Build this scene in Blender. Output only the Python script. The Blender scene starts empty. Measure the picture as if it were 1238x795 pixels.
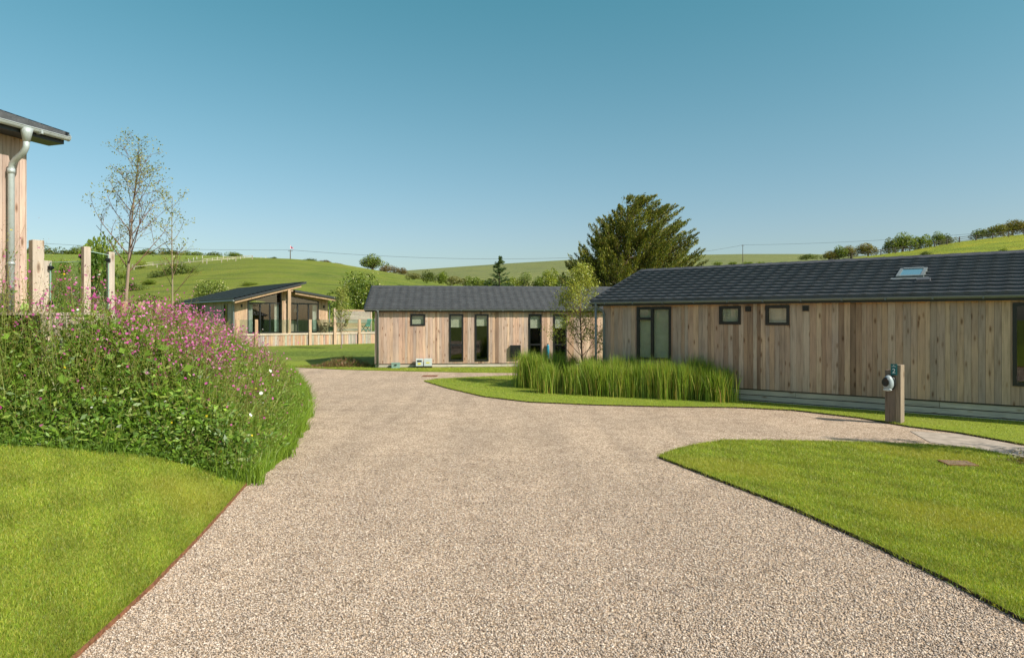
import bpy, math, random
import numpy as np
from mathutils import Matrix, Vector
random.seed(7); R = np.random.default_rng(11)
sc = bpy.context.scene
COL = sc.collection
F = 825.0; CX = 619.0; HY = 386.0; CAMZ = 2.1

def W(px, py, z=0.0):
    """photo pixel -> world point on the plane at height z"""
    y = F*(CAMZ-z)/(py-HY)
    return ((px-CX)/F*y, y)

# ---------------------------------------------------------------- helpers
def setp(o, label=None, cat=None, group=None, kind=None):
    if label: o['label'] = label
    if cat: o['category'] = cat
    if group: o['group'] = group
    if kind: o['kind'] = kind
    return o

def empty(name, loc, rz=0.0, **k):
    o = bpy.data.objects.new(name, None); COL.objects.link(o)
    o.location = loc; o.rotation_euler = (0, 0, rz); o.empty_display_size = .2
    return setp(o, **k)

def mesh_np(name, V, faces, mat, cols=None, parent=None, smooth=False, midx=None, loc=None, **k):
    """V (n,3); faces list of arrays (m,3)/(m,4); cols per-vertex (n,3)"""
    me = bpy.data.meshes.new(name)
    V = np.asarray(V, dtype=np.float32)
    if loc is not None: V = V-np.asarray(loc, dtype=np.float32)
    if not isinstance(faces, list): faces = [faces]
    faces = [np.asarray(f, dtype=np.int32) for f in faces if len(f)]
    lt = np.concatenate([np.full(len(f), f.shape[1], dtype=np.int32) for f in faces])
    li = np.concatenate([f.ravel() for f in faces])
    me.vertices.add(len(V)); me.vertices.foreach_set('co', V.ravel())
    me.loops.add(len(li)); me.loops.foreach_set('vertex_index', li)
    me.polygons.add(len(lt))
    ls = np.zeros(len(lt), dtype=np.int32); ls[1:] = np.cumsum(lt)[:-1]
    me.polygons.foreach_set('loop_start', ls)
    try: me.polygons.foreach_set('loop_total', lt)
    except Exception: pass
    if smooth: me.polygons.foreach_set('use_smooth', np.ones(len(lt), dtype=bool))
    if cols is not None:
        a = me.color_attributes.new('Col', 'FLOAT_COLOR', 'POINT')
        c = np.ones((len(V), 4), dtype=np.float32); c[:, :3] = cols
        a.data.foreach_set('color', c.ravel())
    mats = mat if isinstance(mat, (list, tuple)) else [mat]
    for m in mats: me.materials.append(m)
    me.update(calc_edges=True)
    me.validate()
    o = bpy.data.objects.new(name, me); COL.objects.link(o)
    if loc is not None: o.location = loc
    if parent is not None: o.parent = parent
    return setp(o, **k)

class MB:
    def __init__(s): s.v = []; s.f = []; s.c = []
    def add(s, vs, fs, col=(1, 1, 1)):
        n = len(s.v); s.v += [tuple(v) for v in vs]; s.c += [tuple(col)]*len(vs)
        s.f += [tuple(i+n for i in f) for f in fs]; return s
    def box(s, x0, x1, y0, y1, z0, z1, col=(1, 1, 1), M=None):
        vs = [(x0,y0,z0),(x1,y0,z0),(x1,y1,z0),(x0,y1,z0),(x0,y0,z1),(x1,y0,z1),(x1,y1,z1),(x0,y1,z1)]
        if M is not None: vs = [M @ Vector(v) for v in vs]
        return s.add(vs, [(0,3,2,1),(4,5,6,7),(0,1,5,4),(1,2,6,5),(2,3,7,6),(3,0,4,7)], col)
    def bar(s, a, b, w, h, col=(1, 1, 1), up=(0, 0, 1)):
        a = Vector(a); b = Vector(b); d = (b-a); L = d.length; d.normalize()
        u = Vector(up)
        if abs(d.dot(u)) > .98: u = Vector((0, 1, 0))
        r = d.cross(u).normalized(); u = r.cross(d)
        M = Matrix((( r.x, d.x, u.x, a.x),(r.y, d.y, u.y, a.y),(r.z, d.z, u.z, a.z),(0,0,0,1)))
        return s.box(-w/2, w/2, 0, L, -h/2, h/2, col, M)
    def tube(s, pts, rad, n=8, col=(1, 1, 1), caps=True):
        pts = [Vector(p) for p in pts]
        rad = rad if isinstance(rad, (list, tuple)) else [rad]*len(pts)
        rings = []; prev = None
        for i, p in enumerate(pts):
            d = (pts[min(i+1, len(pts)-1)]-pts[max(i-1, 0)]).normalized()
            if prev is None:
                r = d.cross(Vector((0, 0, 1)) if abs(d.z) < .9 else Vector((1, 0, 0))).normalized()
            else:
                r = (prev-d*prev.dot(d)).normalized()
            prev = r; u = d.cross(r)
            rings.append([p+(r*math.cos(2*math.pi*k/n)+u*math.sin(2*math.pi*k/n))*rad[i] for k in range(n)])
        vs = [v for rg in rings for v in rg]; fs = []
        for i in range(len(pts)-1):
            for k in range(n):
                fs.append((i*n+k, i*n+(k+1) % n, (i+1)*n+(k+1) % n, (i+1)*n+k))
        if caps:
            fs.append(tuple(range(n-1, -1, -1))); fs.append(tuple((len(pts)-1)*n+k for k in range(n)))
        return s.add(vs, fs, col)
    def build(s, name, mat, parent=None, smooth=False, bevel=0, **k):
        me = bpy.data.meshes.new(name); me.from_pydata(s.v, [], s.f)
        a = me.color_attributes.new('Col', 'FLOAT_COLOR', 'POINT')
        c = np.ones((len(s.v), 4), dtype=np.float32); c[:, :3] = np.array(s.c).reshape(-1, 3)
        a.data.foreach_set('color', c.ravel())
        if smooth: me.polygons.foreach_set('use_smooth', [True]*len(me.polygons))
        me.materials.append(mat); me.update()
        o = bpy.data.objects.new(name, me); COL.objects.link(o)
        if parent is not None: o.parent = parent
        if bevel:
            b = o.modifiers.new('bevel', 'BEVEL'); b.width = bevel; b.segments = 2; b.limit_method = 'ANGLE'
        return setp(o, **k)

# ---------------------------------------------------------------- materials
def newmat(name):
    m = bpy.data.materials.new(name); m.use_nodes = True
    nt = m.node_tree; nt.nodes.clear()
    out = nt.nodes.new('ShaderNodeOutputMaterial')
    return m, nt, out
def N(nt, t, **kw):
    n = nt.nodes.new(t)
    for k, v in kw.items():
        if k.startswith('i_'): n.inputs[k[2:].replace('_', ' ')].default_value = v
        else: setattr(n, k, v)
    return n
def ramp(nt, src, stops, interp='LINEAR'):
    r = N(nt, 'ShaderNodeValToRGB'); cr = r.color_ramp; cr.interpolation = interp
    while len(cr.elements) < len(stops): cr.elements.new(.5)
    for e, (p, c) in zip(cr.elements, stops):
        e.position = p; e.color = (*c, 1) if len(c) == 3 else c
    nt.links.new(src, r.inputs[0]); return r.outputs[0]
def mix(nt, a, b, fac, mode='MIX'):
    m = N(nt, 'ShaderNodeMix', data_type='RGBA', blend_type=mode)
    for s, v in ((0, fac), (6, a), (7, b)):
        if hasattr(v, 'is_linked') or hasattr(v, 'links'): nt.links.new(v, m.inputs[s])
        else: m.inputs[s].default_value = v if s == 0 else ((*v, 1) if len(v) == 3 else v)
    return m.outputs[2]
def noise(nt, vec, scale, detail=4, rough=.55, out=0):
    n = N(nt, 'ShaderNodeTexNoise'); n.inputs['Scale'].default_value = scale
    n.inputs['Detail'].default_value = detail; n.inputs['Roughness'].default_value = rough
    if vec is not None: nt.links.new(vec, n.inputs['Vector'])
    return n.outputs[out]
def mapping(nt, vec, scale=(1, 1, 1), loc=None):
    m = N(nt, 'ShaderNodeMapping'); m.inputs['Scale'].default_value = scale
    nt.links.new(vec, m.inputs['Vector'])
    if loc is not None: nt.links.new(loc, m.inputs['Location'])
    return m.outputs[0]
def bump(nt, h, strength, dist):
    b = N(nt, 'ShaderNodeBump'); b.inputs['Strength'].default_value = strength
    b.inputs['Distance'].default_value = dist; nt.links.new(h, b.inputs['Height']); return b.outputs[0]
def principled(nt, out, col, rough=.6, metal=0, spec=.5, nrm=None):
    p = N(nt, 'ShaderNodeBsdfPrincipled')
    if hasattr(col, 'links'): nt.links.new(col, p.inputs['Base Color'])
    else: p.inputs['Base Color'].default_value = (*col, 1)
    if hasattr(rough, 'links'): nt.links.new(rough, p.inputs['Roughness'])
    else: p.inputs['Roughness'].default_value = rough
    p.inputs['Metallic'].default_value = metal
    p.inputs['Specular IOR Level'].default_value = spec
    if nrm is not None: nt.links.new(nrm, p.inputs['Normal'])
    nt.links.new(p.outputs[0], out.inputs[0]); return p

def m_plain(name, col, rough=.5, metal=0, spec=.5, var=.12, scale=6):
    m, nt, out = newmat(name); tc = N(nt, 'ShaderNodeTexCoord')
    n = noise(nt, tc.outputs['Object'], scale, 5)
    c = ramp(nt, n, [(.3, tuple(x*(1-var) for x in col)), (.7, tuple(min(1, x*(1+var)) for x in col))])
    principled(nt, out, c, rough, metal, spec, bump(nt, n, .1, .003)); return m

def m_leaf(name, trans=.35, rough=.55, tint=(1, 1, 1), spec=True):
    m, nt, out = newmat(name); a = N(nt, 'ShaderNodeAttribute', attribute_name='Col')
    c = mix(nt, a.outputs['Color'], tint, 1.0, 'MULTIPLY')
    d = N(nt, 'ShaderNodeBsdfDiffuse'); t = N(nt, 'ShaderNodeBsdfTranslucent'); g = N(nt, 'ShaderNodeBsdfGlossy')
    nt.links.new(c, d.inputs[0])
    c2 = mix(nt, c, (1.25, 1.15, .5), 1.0, 'MULTIPLY'); nt.links.new(c2, t.inputs[0])
    g.inputs['Roughness'].default_value = rough; g.inputs[0].default_value = (1, 1, 1, 1)
    s1 = N(nt, 'ShaderNodeMixShader'); s1.inputs[0].default_value = trans
    nt.links.new(d.outputs[0], s1.inputs[1]); nt.links.new(t.outputs[0], s1.inputs[2])
    s2 = N(nt, 'ShaderNodeMixShader'); s2.inputs[0].default_value = .025 if spec else 0
    nt.links.new(s1.outputs[0], s2.inputs[1]); nt.links.new(g.outputs[0], s2.inputs[2])
    nt.links.new(s2.outputs[0], out.inputs[0]); return m

def m_wood(name, grain=28, dark=.62, rough=.75, axis='z', knots=True):
    """board colour in Col attribute, grain runs along the axis, knots, soft weather blotches"""
    m, nt, out = newmat(name); tc = N(nt, 'ShaderNodeTexCoord'); a = N(nt, 'ShaderNodeAttribute', attribute_name='Col')
    off = N(nt, 'ShaderNodeVectorMath', operation='SCALE'); off.inputs['Scale'].default_value = 137.0
    nt.links.new(a.outputs['Color'], off.inputs[0])
    sc3 = {'z': (grain, grain, 1.6), 'x': (1.6, grain, grain), 'y': (grain, 1.6, grain)}[axis]
    v = mapping(nt, tc.outputs['Object'], sc3, off.outputs[0])
    g = noise(nt, v, 1.0, 6, .65)
    gc = ramp(nt, g, [(.28, (dark, dark*.95, dark*.9)), (.5, (.95, .94, .93)), (.75, (1.12, 1.12, 1.1))])
    c = mix(nt, a.outputs['Color'], gc, 1.0, 'MULTIPLY')
    if knots:
        k3 = {'z': (7, 7, 2.3), 'x': (2.3, 7, 7), 'y': (7, 2.3, 7)}[axis]
        kv = mapping(nt, tc.outputs['Object'], k3, off.outputs[0])
        vo = N(nt, 'ShaderNodeTexVoronoi'); vo.inputs['Scale'].default_value = 1.0; nt.links.new(kv, vo.inputs['Vector'])
        kc = ramp(nt, vo.outputs['Distance'], [(.07, (.25, .17, .12)), (.15, (.75, .66, .58)), (.22, (1, 1, 1))])
        c = mix(nt, c, kc, .8, 'MULTIPLY')
    bl = noise(nt, mapping(nt, tc.outputs['Object'], (1.5, 1.5, .8)), 1.0, 4)
    bc = ramp(nt, bl, [(.35, (.86, .87, .9)), (.65, (1.06, 1.04, 1.0))])
    c = mix(nt, c, bc, 1.0, 'MULTIPLY')
    principled(nt, out, c, rough, 0, .25, bump(nt, g, .35, .004)); return m

def m_grassground(name, c1, c2, c3, big=.12, tint_noise=.02, far=False):
    m, nt, out = newmat(name); g = N(nt, 'ShaderNodeNewGeometry')
    n1 = noise(nt, g.outputs['Position'], big, 6, .6)
    n2 = noise(nt, g.outputs['Position'], .9 if not far else .25, 5, .7)
    n3 = noise(nt, g.outputs['Position'], 22 if not far else 3.0, 4, .75)
    c = ramp(nt, n1, [(.35, c1), (.65, c2)])
    c = mix(nt, c, c3, ramp(nt, n2, [(.45, (0, 0, 0)), (.75, (.8, .8, .8))]))
    f = ramp(nt, n3, [(.28, (.5, .52, .5)), (.5, (1, 1, 1)), (.75, (1.3, 1.3, 1.15))])
    c = mix(nt, c, f, 1.0, 'MULTIPLY')
    if far:
        st = noise(nt, mapping(nt, g.outputs['Position'], (.03, .22, 1)), 1.0, 5, .7)
        c = mix(nt, c, ramp(nt, st, [(.36, (.70, .76, .8)), (.5, (1, 1, 1)), (.66, (1.14, 1.08, .98))]), 1.0, 'MULTIPLY')
    principled(nt, out, c, .85, 0, .15, bump(nt, n3, .8, .03 if not far else .25)); return m

# grass
M_LAWN = m_grassground('lawn', (.18, .245, .026), (.22, .275, .03), (.25, .275, .05), .35)
M_BASE = m_grassground('meadow', (.155, .215, .03), (.19, .24, .035), (.21, .22, .055), .08, far=True)
M_HILL_A = m_grassground('pasture', (.125, .17, .022), (.185, .215, .028), (.20, .20, .05), .03, far=True)
M_HILL_B = m_grassground('rough_pasture', (.15, .175, .065), (.18, .20, .065), (.20, .19, .09), .012, far=True)
M_HILL_C = m_grassground('buttercup_field', (.19, .24, .025), (.26, .28, .025), (.38, .33, .025), .03, far=True)
M_SOIL = m_plain('soil', (.06, .045, .03), .95, 0, .1, .4, 20)
M_BLADE = m_leaf('grass_blade', .4, .5, (2.35, 1.98, 1.4))
M_LEAF = m_leaf('leaf', .38, .45, (1.95, 1.7, 1.25))
M_CONIF = m_leaf('conifer_leaf', .25, .6, (2.0, 1.95, 1.25))
M_PETAL = m_leaf('petal', .35, .6, spec=False)
M_BARK = m_wood('bark', 30, .5, .9, 'z', False)
# timber
M_CLAD = m_wood('cladding', 22, .58)
M_SKIRT = m_wood('skirting_board', 30, .6, .8, 'x')
M_POST = m_wood('sleeper_timber', 40, .4, .85, 'z')
M_TIMB = m_wood('pale_timber', 34, .7)
M_DECK = m_wood('deck_boards', 30, .7, .75, 'y')
M_BLACK = m_plain('black_frame', (.012, .012, .013), .35, 0, .5, .1)
M_FASCIA = m_plain('fascia', (.02, .023, .028), .45)
M_GUTTER = m_plain('painted_gutter', (.16, .18, .18), .4, 0, .5, .08)
M_ZINC = m_plain('zinc_gutter', (.42, .46, .46), .45, .25, .5, .1, 12)
M_WHITE = m_plain('white_plastic', (.50, .54, .55), .4)
M_GREENBOX = m_plain('green_box', (.22, .34, .30), .5)
M_CURT = m_plain('curtain', (.66, .70, .68), .85)
M_BLIND = m_plain('blind_slat', (.72, .74, .64), .7)
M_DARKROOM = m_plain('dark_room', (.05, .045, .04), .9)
M_TEAL = m_plain('teal_sign', (.006, .12, .13), .45)
M_LETTER = m_plain('letter_white', (.8, .85, .85), .5)
M_RUST = m_plain('rusty_steel', (.20, .085, .045), .85, 0, .3, .5, 30)
M_DARKEDGE = m_plain('dark_edging', (.05, .032, .024), .9, 0, .3, .4, 30)
M_YELLOW = m_plain('yellow_label', (.7, .6, .05), .6)
M_PINK = m_plain('pink_flag', (.65, .12, .2), .7)
M_CABLE = m_plain('cable', (.05, .05, .055), .7)
M_TEALCH = m_plain('teal_chair', (.06, .28, .24), .6)
M_PAVE = m_plain('paving', (.38, .32, .26), .85, 0, .3, .25, 5)

def m_roof():
    m, nt, out = newmat('roof_tile'); tc = N(nt, 'ShaderNodeTexCoord')
    n = noise(nt, tc.outputs['Object'], 3, 6, .6); n2 = noise(nt, tc.outputs['Object'], 60, 3)
    c = ramp(nt, n, [(.3, (.052, .053, .058)), (.7, (.085, .087, .092))])
    c = mix(nt, c, ramp(nt, n2, [(.3, (.75, .75, .75)), (.7, (1.25, 1.25, 1.25))]), 1.0, 'MULTIPLY')
    principled(nt, out, c, .5, 0, .5, bump(nt, n2, .25, .002)); return m
M_ROOF = m_roof()
M_GEDGE = m_plain('glass_edge', (.45, .62, .56), .15, 0, .8)

def m_glass(name='glass', ior=1.85, tint=(.75, .8, .78), clear=False):
    m, nt, out = newmat(name)
    fr = N(nt, 'ShaderNodeFresnel'); fr.inputs[0].default_value = ior
    g = N(nt, 'ShaderNodeBsdfGlossy'); g.inputs['Roughness'].default_value = .015
    t = N(nt, 'ShaderNodeBsdfTransparent'); t.inputs[0].default_value = (*tint, 1)
    tc = N(nt, 'ShaderNodeTexCoord'); n = noise(nt, tc.outputs['Object'], 1.3, 2)
    nt.links.new(bump(nt, n, .04, .02), g.inputs['Normal'])
    gg = N(nt, 'ShaderNodeNewGeometry'); iv = N(nt, 'ShaderNodeMath', operation='SUBTRACT'); iv.inputs[0].default_value = 1
    nt.links.new(gg.outputs['Backfacing'], iv.inputs[1]); ml = N(nt, 'ShaderNodeMath', operation='MULTIPLY')
    nt.links.new(iv.outputs[0], ml.inputs[0]); nt.links.new(fr.outputs[0], ml.inputs[1])
    s = N(nt, 'ShaderNodeMixShader'); nt.links.new(ml.outputs[0], s.inputs[0])
    nt.links.new(t.outputs[0], s.inputs[1]); nt.links.new(g.outputs[0], s.inputs[2])
    nt.links.new(s.outputs[0], out.inputs[0]); return m
M_GLASS = m_glass(ior=2.0, tint=(.84, .85, .82))
M_CLEAR = m_glass('balustrade_glass', 1.5, (.80, .89, .86))

def m_gravel():
    m, nt, out = newmat('gravel'); g = N(nt, 'ShaderNodeNewGeometry')
    P = g.outputs['Position']
    v1 = N(nt, 'ShaderNodeTexVoronoi'); v1.inputs['Scale'].default_value = 62; nt.links.new(P, v1.inputs['Vector'])
    v2 = N(nt, 'ShaderNodeTexVoronoi'); v2.inputs['Scale'].default_value = 110; nt.links.new(P, v2.inputs['Vector'])
    sep = N(nt, 'ShaderNodeSeparateColor'); nt.links.new(v1.outputs['Color'], sep.inputs[0])
    c = ramp(nt, sep.outputs[0], [(0, (.18, .14, .11)), (.12, (.34, .265, .205)), (.4, (.50, .40, .315)), (.75, (.60, .49, .40)), (1, (.78, .69, .60))])
    gap = ramp(nt, v1.outputs['Distance'], [(.3, (1, 1, 1)), (.7, (.6, .56, .5))])
    c = mix(nt, c, gap, 1.0, 'MULTIPLY')
    n = noise(nt, P, .45, 5, .6); nb = noise(nt, P, 3.0, 4, .6)
    c = mix(nt, c, ramp(nt, n, [(.35, (.98, .96, .93)), (.65, (1.14, 1.11, 1.07))]), 1.0, 'MULTIPLY')
    c = mix(nt, c, ramp(nt, nb, [(.3, (.84, .82, .80)), (.6, (1.05, 1.05, 1.05))]), 1.0, 'MULTIPLY')
    nt3 = noise(nt, mapping(nt, P, (1.5, .13, 1)), 1.0, 3)
    c = mix(nt, c, ramp(nt, nt3, [(.36, (1.0, .985, .96)), (.6, (1.16, 1.14, 1.10))]), 1.0, 'MULTIPLY')
    inv = N(nt, 'ShaderNodeMath', operation='SUBTRACT'); inv.inputs[0].default_value = 1
    nt.links.new(v1.outputs['Distance'], inv.inputs[1])
    ad = N(nt, 'ShaderNodeMath', operation='SUBTRACT'); nt.links.new(inv.outputs[0], ad.inputs[0])
    mu = N(nt, 'ShaderNodeMath', operation='MULTIPLY'); mu.inputs[1].default_value = .5
    nt.links.new(v2.outputs['Distance'], mu.inputs[0]); nt.links.new(mu.outputs[0], ad.inputs[1])
    ad2 = N(nt, 'ShaderNodeMath', operation='ADD'); nt.links.new(ad.outputs[0], ad2.inputs[0])
    mm = N(nt, 'ShaderNodeMath', operation='MULTIPLY'); mm.inputs[1].default_value = 1.2; nt.links.new(nb, mm.inputs[0])
    nt.links.new(mm.outputs[0], ad2.inputs[1])
    principled(nt, out, c, .85, 0, .2, bump(nt, ad2.outputs[0], .9, .012)); return m
M_GRAVEL = m_gravel()
def m_stone():
    m, nt, out = newmat('stone'); a = N(nt, 'ShaderNodeAttribute', attribute_name='Col')
    principled(nt, out, a.outputs['Color'], .8, 0, .2); return m
M_STONE = m_stone()

# ---------------------------------------------------------------- numpy foliage helpers
def unit(a): return a/np.maximum(np.linalg.norm(a, axis=-1, keepdims=True), 1e-9)
def smooth(e0, e1, x):
    t = np.clip((x-e0)/(e1-e0), 0, 1); return t*t*(3-2*t)
def leaves(P, size, asp=.45, A=None, spread=1.0, flat=0.0):
    """rhombus leaves centred on P; A preferred long axis"""
    n = len(P); a = R.normal(size=(n, 3))
    if A is not None: a = a*spread+A*2.0
    a = unit(a); nr = unit(R.normal(size=(n, 3))*.8+np.array([.35, -.25, .75]))
    b = unit(np.cross(a, nr)); a = a if A is not None else unit(np.cross(nr, b)); s = (size*np.ones(n))[:, None]
    V = np.stack([P-a*s, P+b*s*asp, P+a*s, P-b*s*asp], 1).reshape(-1, 3)
    return V, np.arange(4*n).reshape(-1, 4)
def blades(P, h, w, lean, segs=1, az=None, taper=True):
    n = len(P); th = R.uniform(0, 2*np.pi, n) if az is None else az
    la = R.uniform(0, 2*np.pi, n); L = R.uniform(0, 1, n)*lean
    d = np.stack([np.cos(la)*L, np.sin(la)*L, np.zeros(n)], 1)
    s = np.stack([np.cos(th), np.sin(th), np.zeros(n)], 1)*(w*np.ones(n))[:, None]/2
    hh = (h*np.ones(n))[:, None]; up = np.array([[0, 0, 1.0]])
    rows = []
    for k in range(segs):
        t = k/segs; c = P+up*hh*t+d*hh*t*t; ww = 1-t*.45 if taper else 1
        rows += [c-s*ww, c+s*ww]
    tip = P+up*hh*np.sqrt(1-.35*L[:, None]**2)+d*hh
    rows.append(tip); k = len(rows)
    V = np.stack(rows, 1).reshape(-1, 3); base = np.arange(n)[:, None]*k
    tris = base+np.array([[k-3, k-2, k-1]]); fl = [tris]
    for q in range(segs-1): fl.append(base+np.array([[2*q, 2*q+1, 2*q+3, 2*q+2]]))
    return V, fl, k
def pick(cols, n, jit=.18):
    cols = np.array(cols); c = cols[R.integers(0, len(cols), n)]
    return c*(1+R.normal(size=(n, 1))*jit).clip(.45, 1.7)
class FM:
    """foliage collector"""
    def __init__(s): s.V = []; s.F3 = []; s.F4 = []; s.C = []; s.n = 0
    def add(s, V, F, C):
        V = np.asarray(V)
        for f in (F if isinstance(F, list) else [F]):
            (s.F3 if f.shape[1] == 3 else s.F4).append(f+s.n)
        s.V.append(V); s.C.append(C); s.n += len(V)
    def leaves(s, P, size, cols, **k):
        if len(P) == 0: return
        V, F_ = leaves(P, size, **k); c = cols if (isinstance(cols, np.ndarray) and len(cols) == len(P)) else pick(cols, len(P))
        s.add(V, F_, np.repeat(c, 4, 0))
    def blades(s, P, h, w, lean, cols, segs=1, **k):
        if len(P) == 0: return
        V, F_, kk = blades(P, h, w, lean, segs, **k); c = cols if (isinstance(cols, np.ndarray) and len(cols) == len(P)) else pick(cols, len(P))
        s.add(V, F_, np.repeat(c, kk, 0))
    def build(s, name, mat, **k):
        fs = []
        if s.F3: fs.append(np.concatenate(s.F3))
        if s.F4: fs.append(np.concatenate(s.F4))
        return mesh_np(name, np.concatenate(s.V), fs, mat, np.concatenate(s.C), **k)
def inpoly(x, y, poly):
    r = np.zeros(len(x), bool); n = len(poly)
    for i in range(n):
        x1, y1 = poly[i]; x2, y2 = poly[(i+1) % n]
        c = ((y1 > y) != (y2 > y)) & (x < (x2-x1)*(y-y1)/((y2-y1) if y2 != y1 else 1e-9)+x1)
        r ^= c
    return r

# ---------------------------------------------------------------- ground
def base_h(x, y):
    return -.06+.10*smooth(31.5, 34, y)+.21*smooth(34, 46, y)+0*x
def polar_ground():
    rr = np.concatenate([[0], np.geomspace(2, 60, 60), np.geomspace(66, 4000, 40)]); th = np.linspace(0, 2*np.pi, 181)[:-1]
    V = []; 
    for r in rr:
        x = r*np.cos(th); y = r*np.sin(th); V.append(np.stack([x, y, base_h(x, y)], 1))
    V = np.concatenate(V); n = len(th); f = []
    i = np.arange(len(rr)-1)[:, None]*n; j = np.arange(n)[None, :]; j2 = (j+1) % n
    f = np.stack([i+j, i+n+j, i+n+j2, i+j2], -1).reshape(-1, 4)
    return mesh_np('ground', V, f, M_BASE, smooth=True, kind='structure')
polar_ground()
MB().box(-14, 34, -8, 32, -.05, 0).build('gravel_driveway', M_GRAVEL, kind='structure')

# left lawn and bank: gravel edge x_e(y), bed front y_f(x)
EDGE = [(-2.45, -6), (-2.6, 2), W(90, 795), W(180, 712), W(240, 650), W(300, 583), W(333, 560), W(350, 540), W(366, 510), W(370, 490), W(362, 470), W(350, 452), (-10.3, 30.6)]
EX = np.array([e[0] for e in EDGE]); EY = np.array([e[1] for e in EDGE])
def x_e(y): return np.interp(y, EY, EX)
FX = np.array([-30, -9, -6.05, -4.74, -3.4, 0]); FY = np.array([5.0, 7.0, 8.07, 8.85, 8.75, 8.6])
def y_f(x): return np.interp(x, FX, FY)
def HA(x, y):
    x = np.asarray(x, float); y = np.asarray(y, float)
    d = np.maximum(x_e(y)-x, 0); b = y-y_f(x); m = np.minimum(d*.72, b)
    Fd = 1-smooth(15, 27, y)
    lin = .25*4.8*(1-np.exp(-d/4.8))*1.12
    bank = .88*smooth(-.2, 2.0, m)*smooth(0, .25, m)
    far = .10*smooth(31.5, 34, y)+.0
    return .025+(lin+bank)*Fd
ys = np.concatenate([np.arange(-6, 4, .8), np.arange(4, 18, .22), np.arange(18, 31.01, .6)])
dd = np.concatenate([[0, 0, .04, .1], np.arange(.2, 6, .2), np.arange(6, 14, .5), [16, 20, 30, 45]])
V = []
for y in ys:
    x = x_e(y)-dd; z = HA(x, np.full_like(x, y)); z[0] = -.04
    z = z+np.where(dd > .05, .008*np.sin(x*7+y*3)*np.cos(y*5-x*2), 0)
    V.append(np.stack([x, np.full_like(x, y), z], 1))
V = np.concatenate(V); n = len(dd); i = np.arange(len(ys)-1)[:, None]*n; j = np.arange(n-1)[None, :]
Fc = np.stack([i+j, i+j+1, i+n+j+1, i+n+j], -1).reshape(-1, 4)
mesh_np('lawn', V, Fc[:, ::-1], M_LAWN, smooth=False, kind='structure')

def slab(name, poly, z, mat, **k):
    """flat polygon lawn with side skirt"""
    mb = MB(); n = len(poly)
    vs = [(x, y, z) for x, y in poly]+[(x, y, -.04) for x, y in poly]
    mb.add(vs, [tuple(range(n))]+[(i, i+n, (i+1) % n+n, (i+1) % n) for i in range(n)])
    return mb.build(name, mat, **k)
LB = [W(797, 551, .03), W(812, 544, .03), W(840, 537, .03), W(875, 531.5, .03), W(1000, 533, .03), W(1120, 537, .03), W(1180, 542, .03), W(1238, 554, .03), (9.6, 8.8), (14, 6), (14, -3), (6.5, -3), (4.6, 2.4), W(1238, 747, .03), W(1150, 701, .03), W(1050, 653, .03), W(950, 609, .03), W(860, 575, .03)]
slab('lawn', LB[::-1], .03, M_LAWN, kind='structure')
LC = [W(513, 460, .03), W(540, 468, .03), W(585, 478.5, .03), W(640, 485, .03), W(720, 488.5, .03), W(800, 490.5, .03), W(890, 491.5, .03), W(960, 495, .03), W(1040, 504, .03), W(1100, 514.5, .03), W(1160, 522, .03), W(1238, 536, .03), (10.2, 10.2), (16, 5), (20, 9), (12, 18), (6, 23.6), W(730, 452.5, .03), W(625, 453.5, .03), W(570, 455.5, .03), W(530, 457.5, .03)]
slab('lawn', LC, .03, M_LAWN, kind='structure')
LD = [(-40, 30.7), (-10.3, 30.5), W(366, 443.7, .03), W(417, 446, .03), W(500, 448, .03), W(560, 449.3, .03), W(640, 450, .03), (14, 26.6), (34, 26), (34, 33.5), (-40, 33.5)]
slab('lawn', LD, .03, M_LAWN, kind='structure')
PAV = [W(1100, 521, .0), W(1160, 525, 0), W(1238, 540, 0), (11, 9.6), (10.4, 8.7), W(1238, 556, 0), W(1185, 543, 0), W(1125, 535, 0)]
mbp = MB(); n = len(PAV); mbp.add([(x, y, .008) for x, y in PAV]+[(x, y, -.02) for x, y in PAV], [tuple(range(n-1, -1, -1))]+[(i, (i+1) % n, (i+1) % n+n, i+n) for i in range(n)])
mbp.build('path', M_PAVE, kind='structure')

# steel edging
def edging(pts, mat, h=.045, th=.012, z0=-.02, **k):
    mb = MB()
    for a, b in zip(pts[:-1], pts[1:]):
        mb.bar((a[0], a[1], z0+h/2), (b[0], b[1], z0+h/2), th, h)
    return mb.build('lawn_edging', mat, **k)
ys_ = np.linspace(-3, 12.5, 40); pe = [(float(x_e(y))+.012, float(y)) for y in ys_]
edging(pe, M_RUST, .052, .010, label='rusty steel edging strip between left lawn and gravel drive', cat='lawn edging')
edging([LB[3], LB[2], LB[1], LB[0]]+LB[:12:-1]+[LB[12]], M_DARKEDGE, .05, .012, label='dark brown edging round the pointed right foreground lawn', cat='lawn edging')
edging(LC[19:]+LC[:12], M_DARKEDGE, .05, .012, label='dark thin edging along the lawn tongue below the reed grass', cat='lawn edging')

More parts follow.
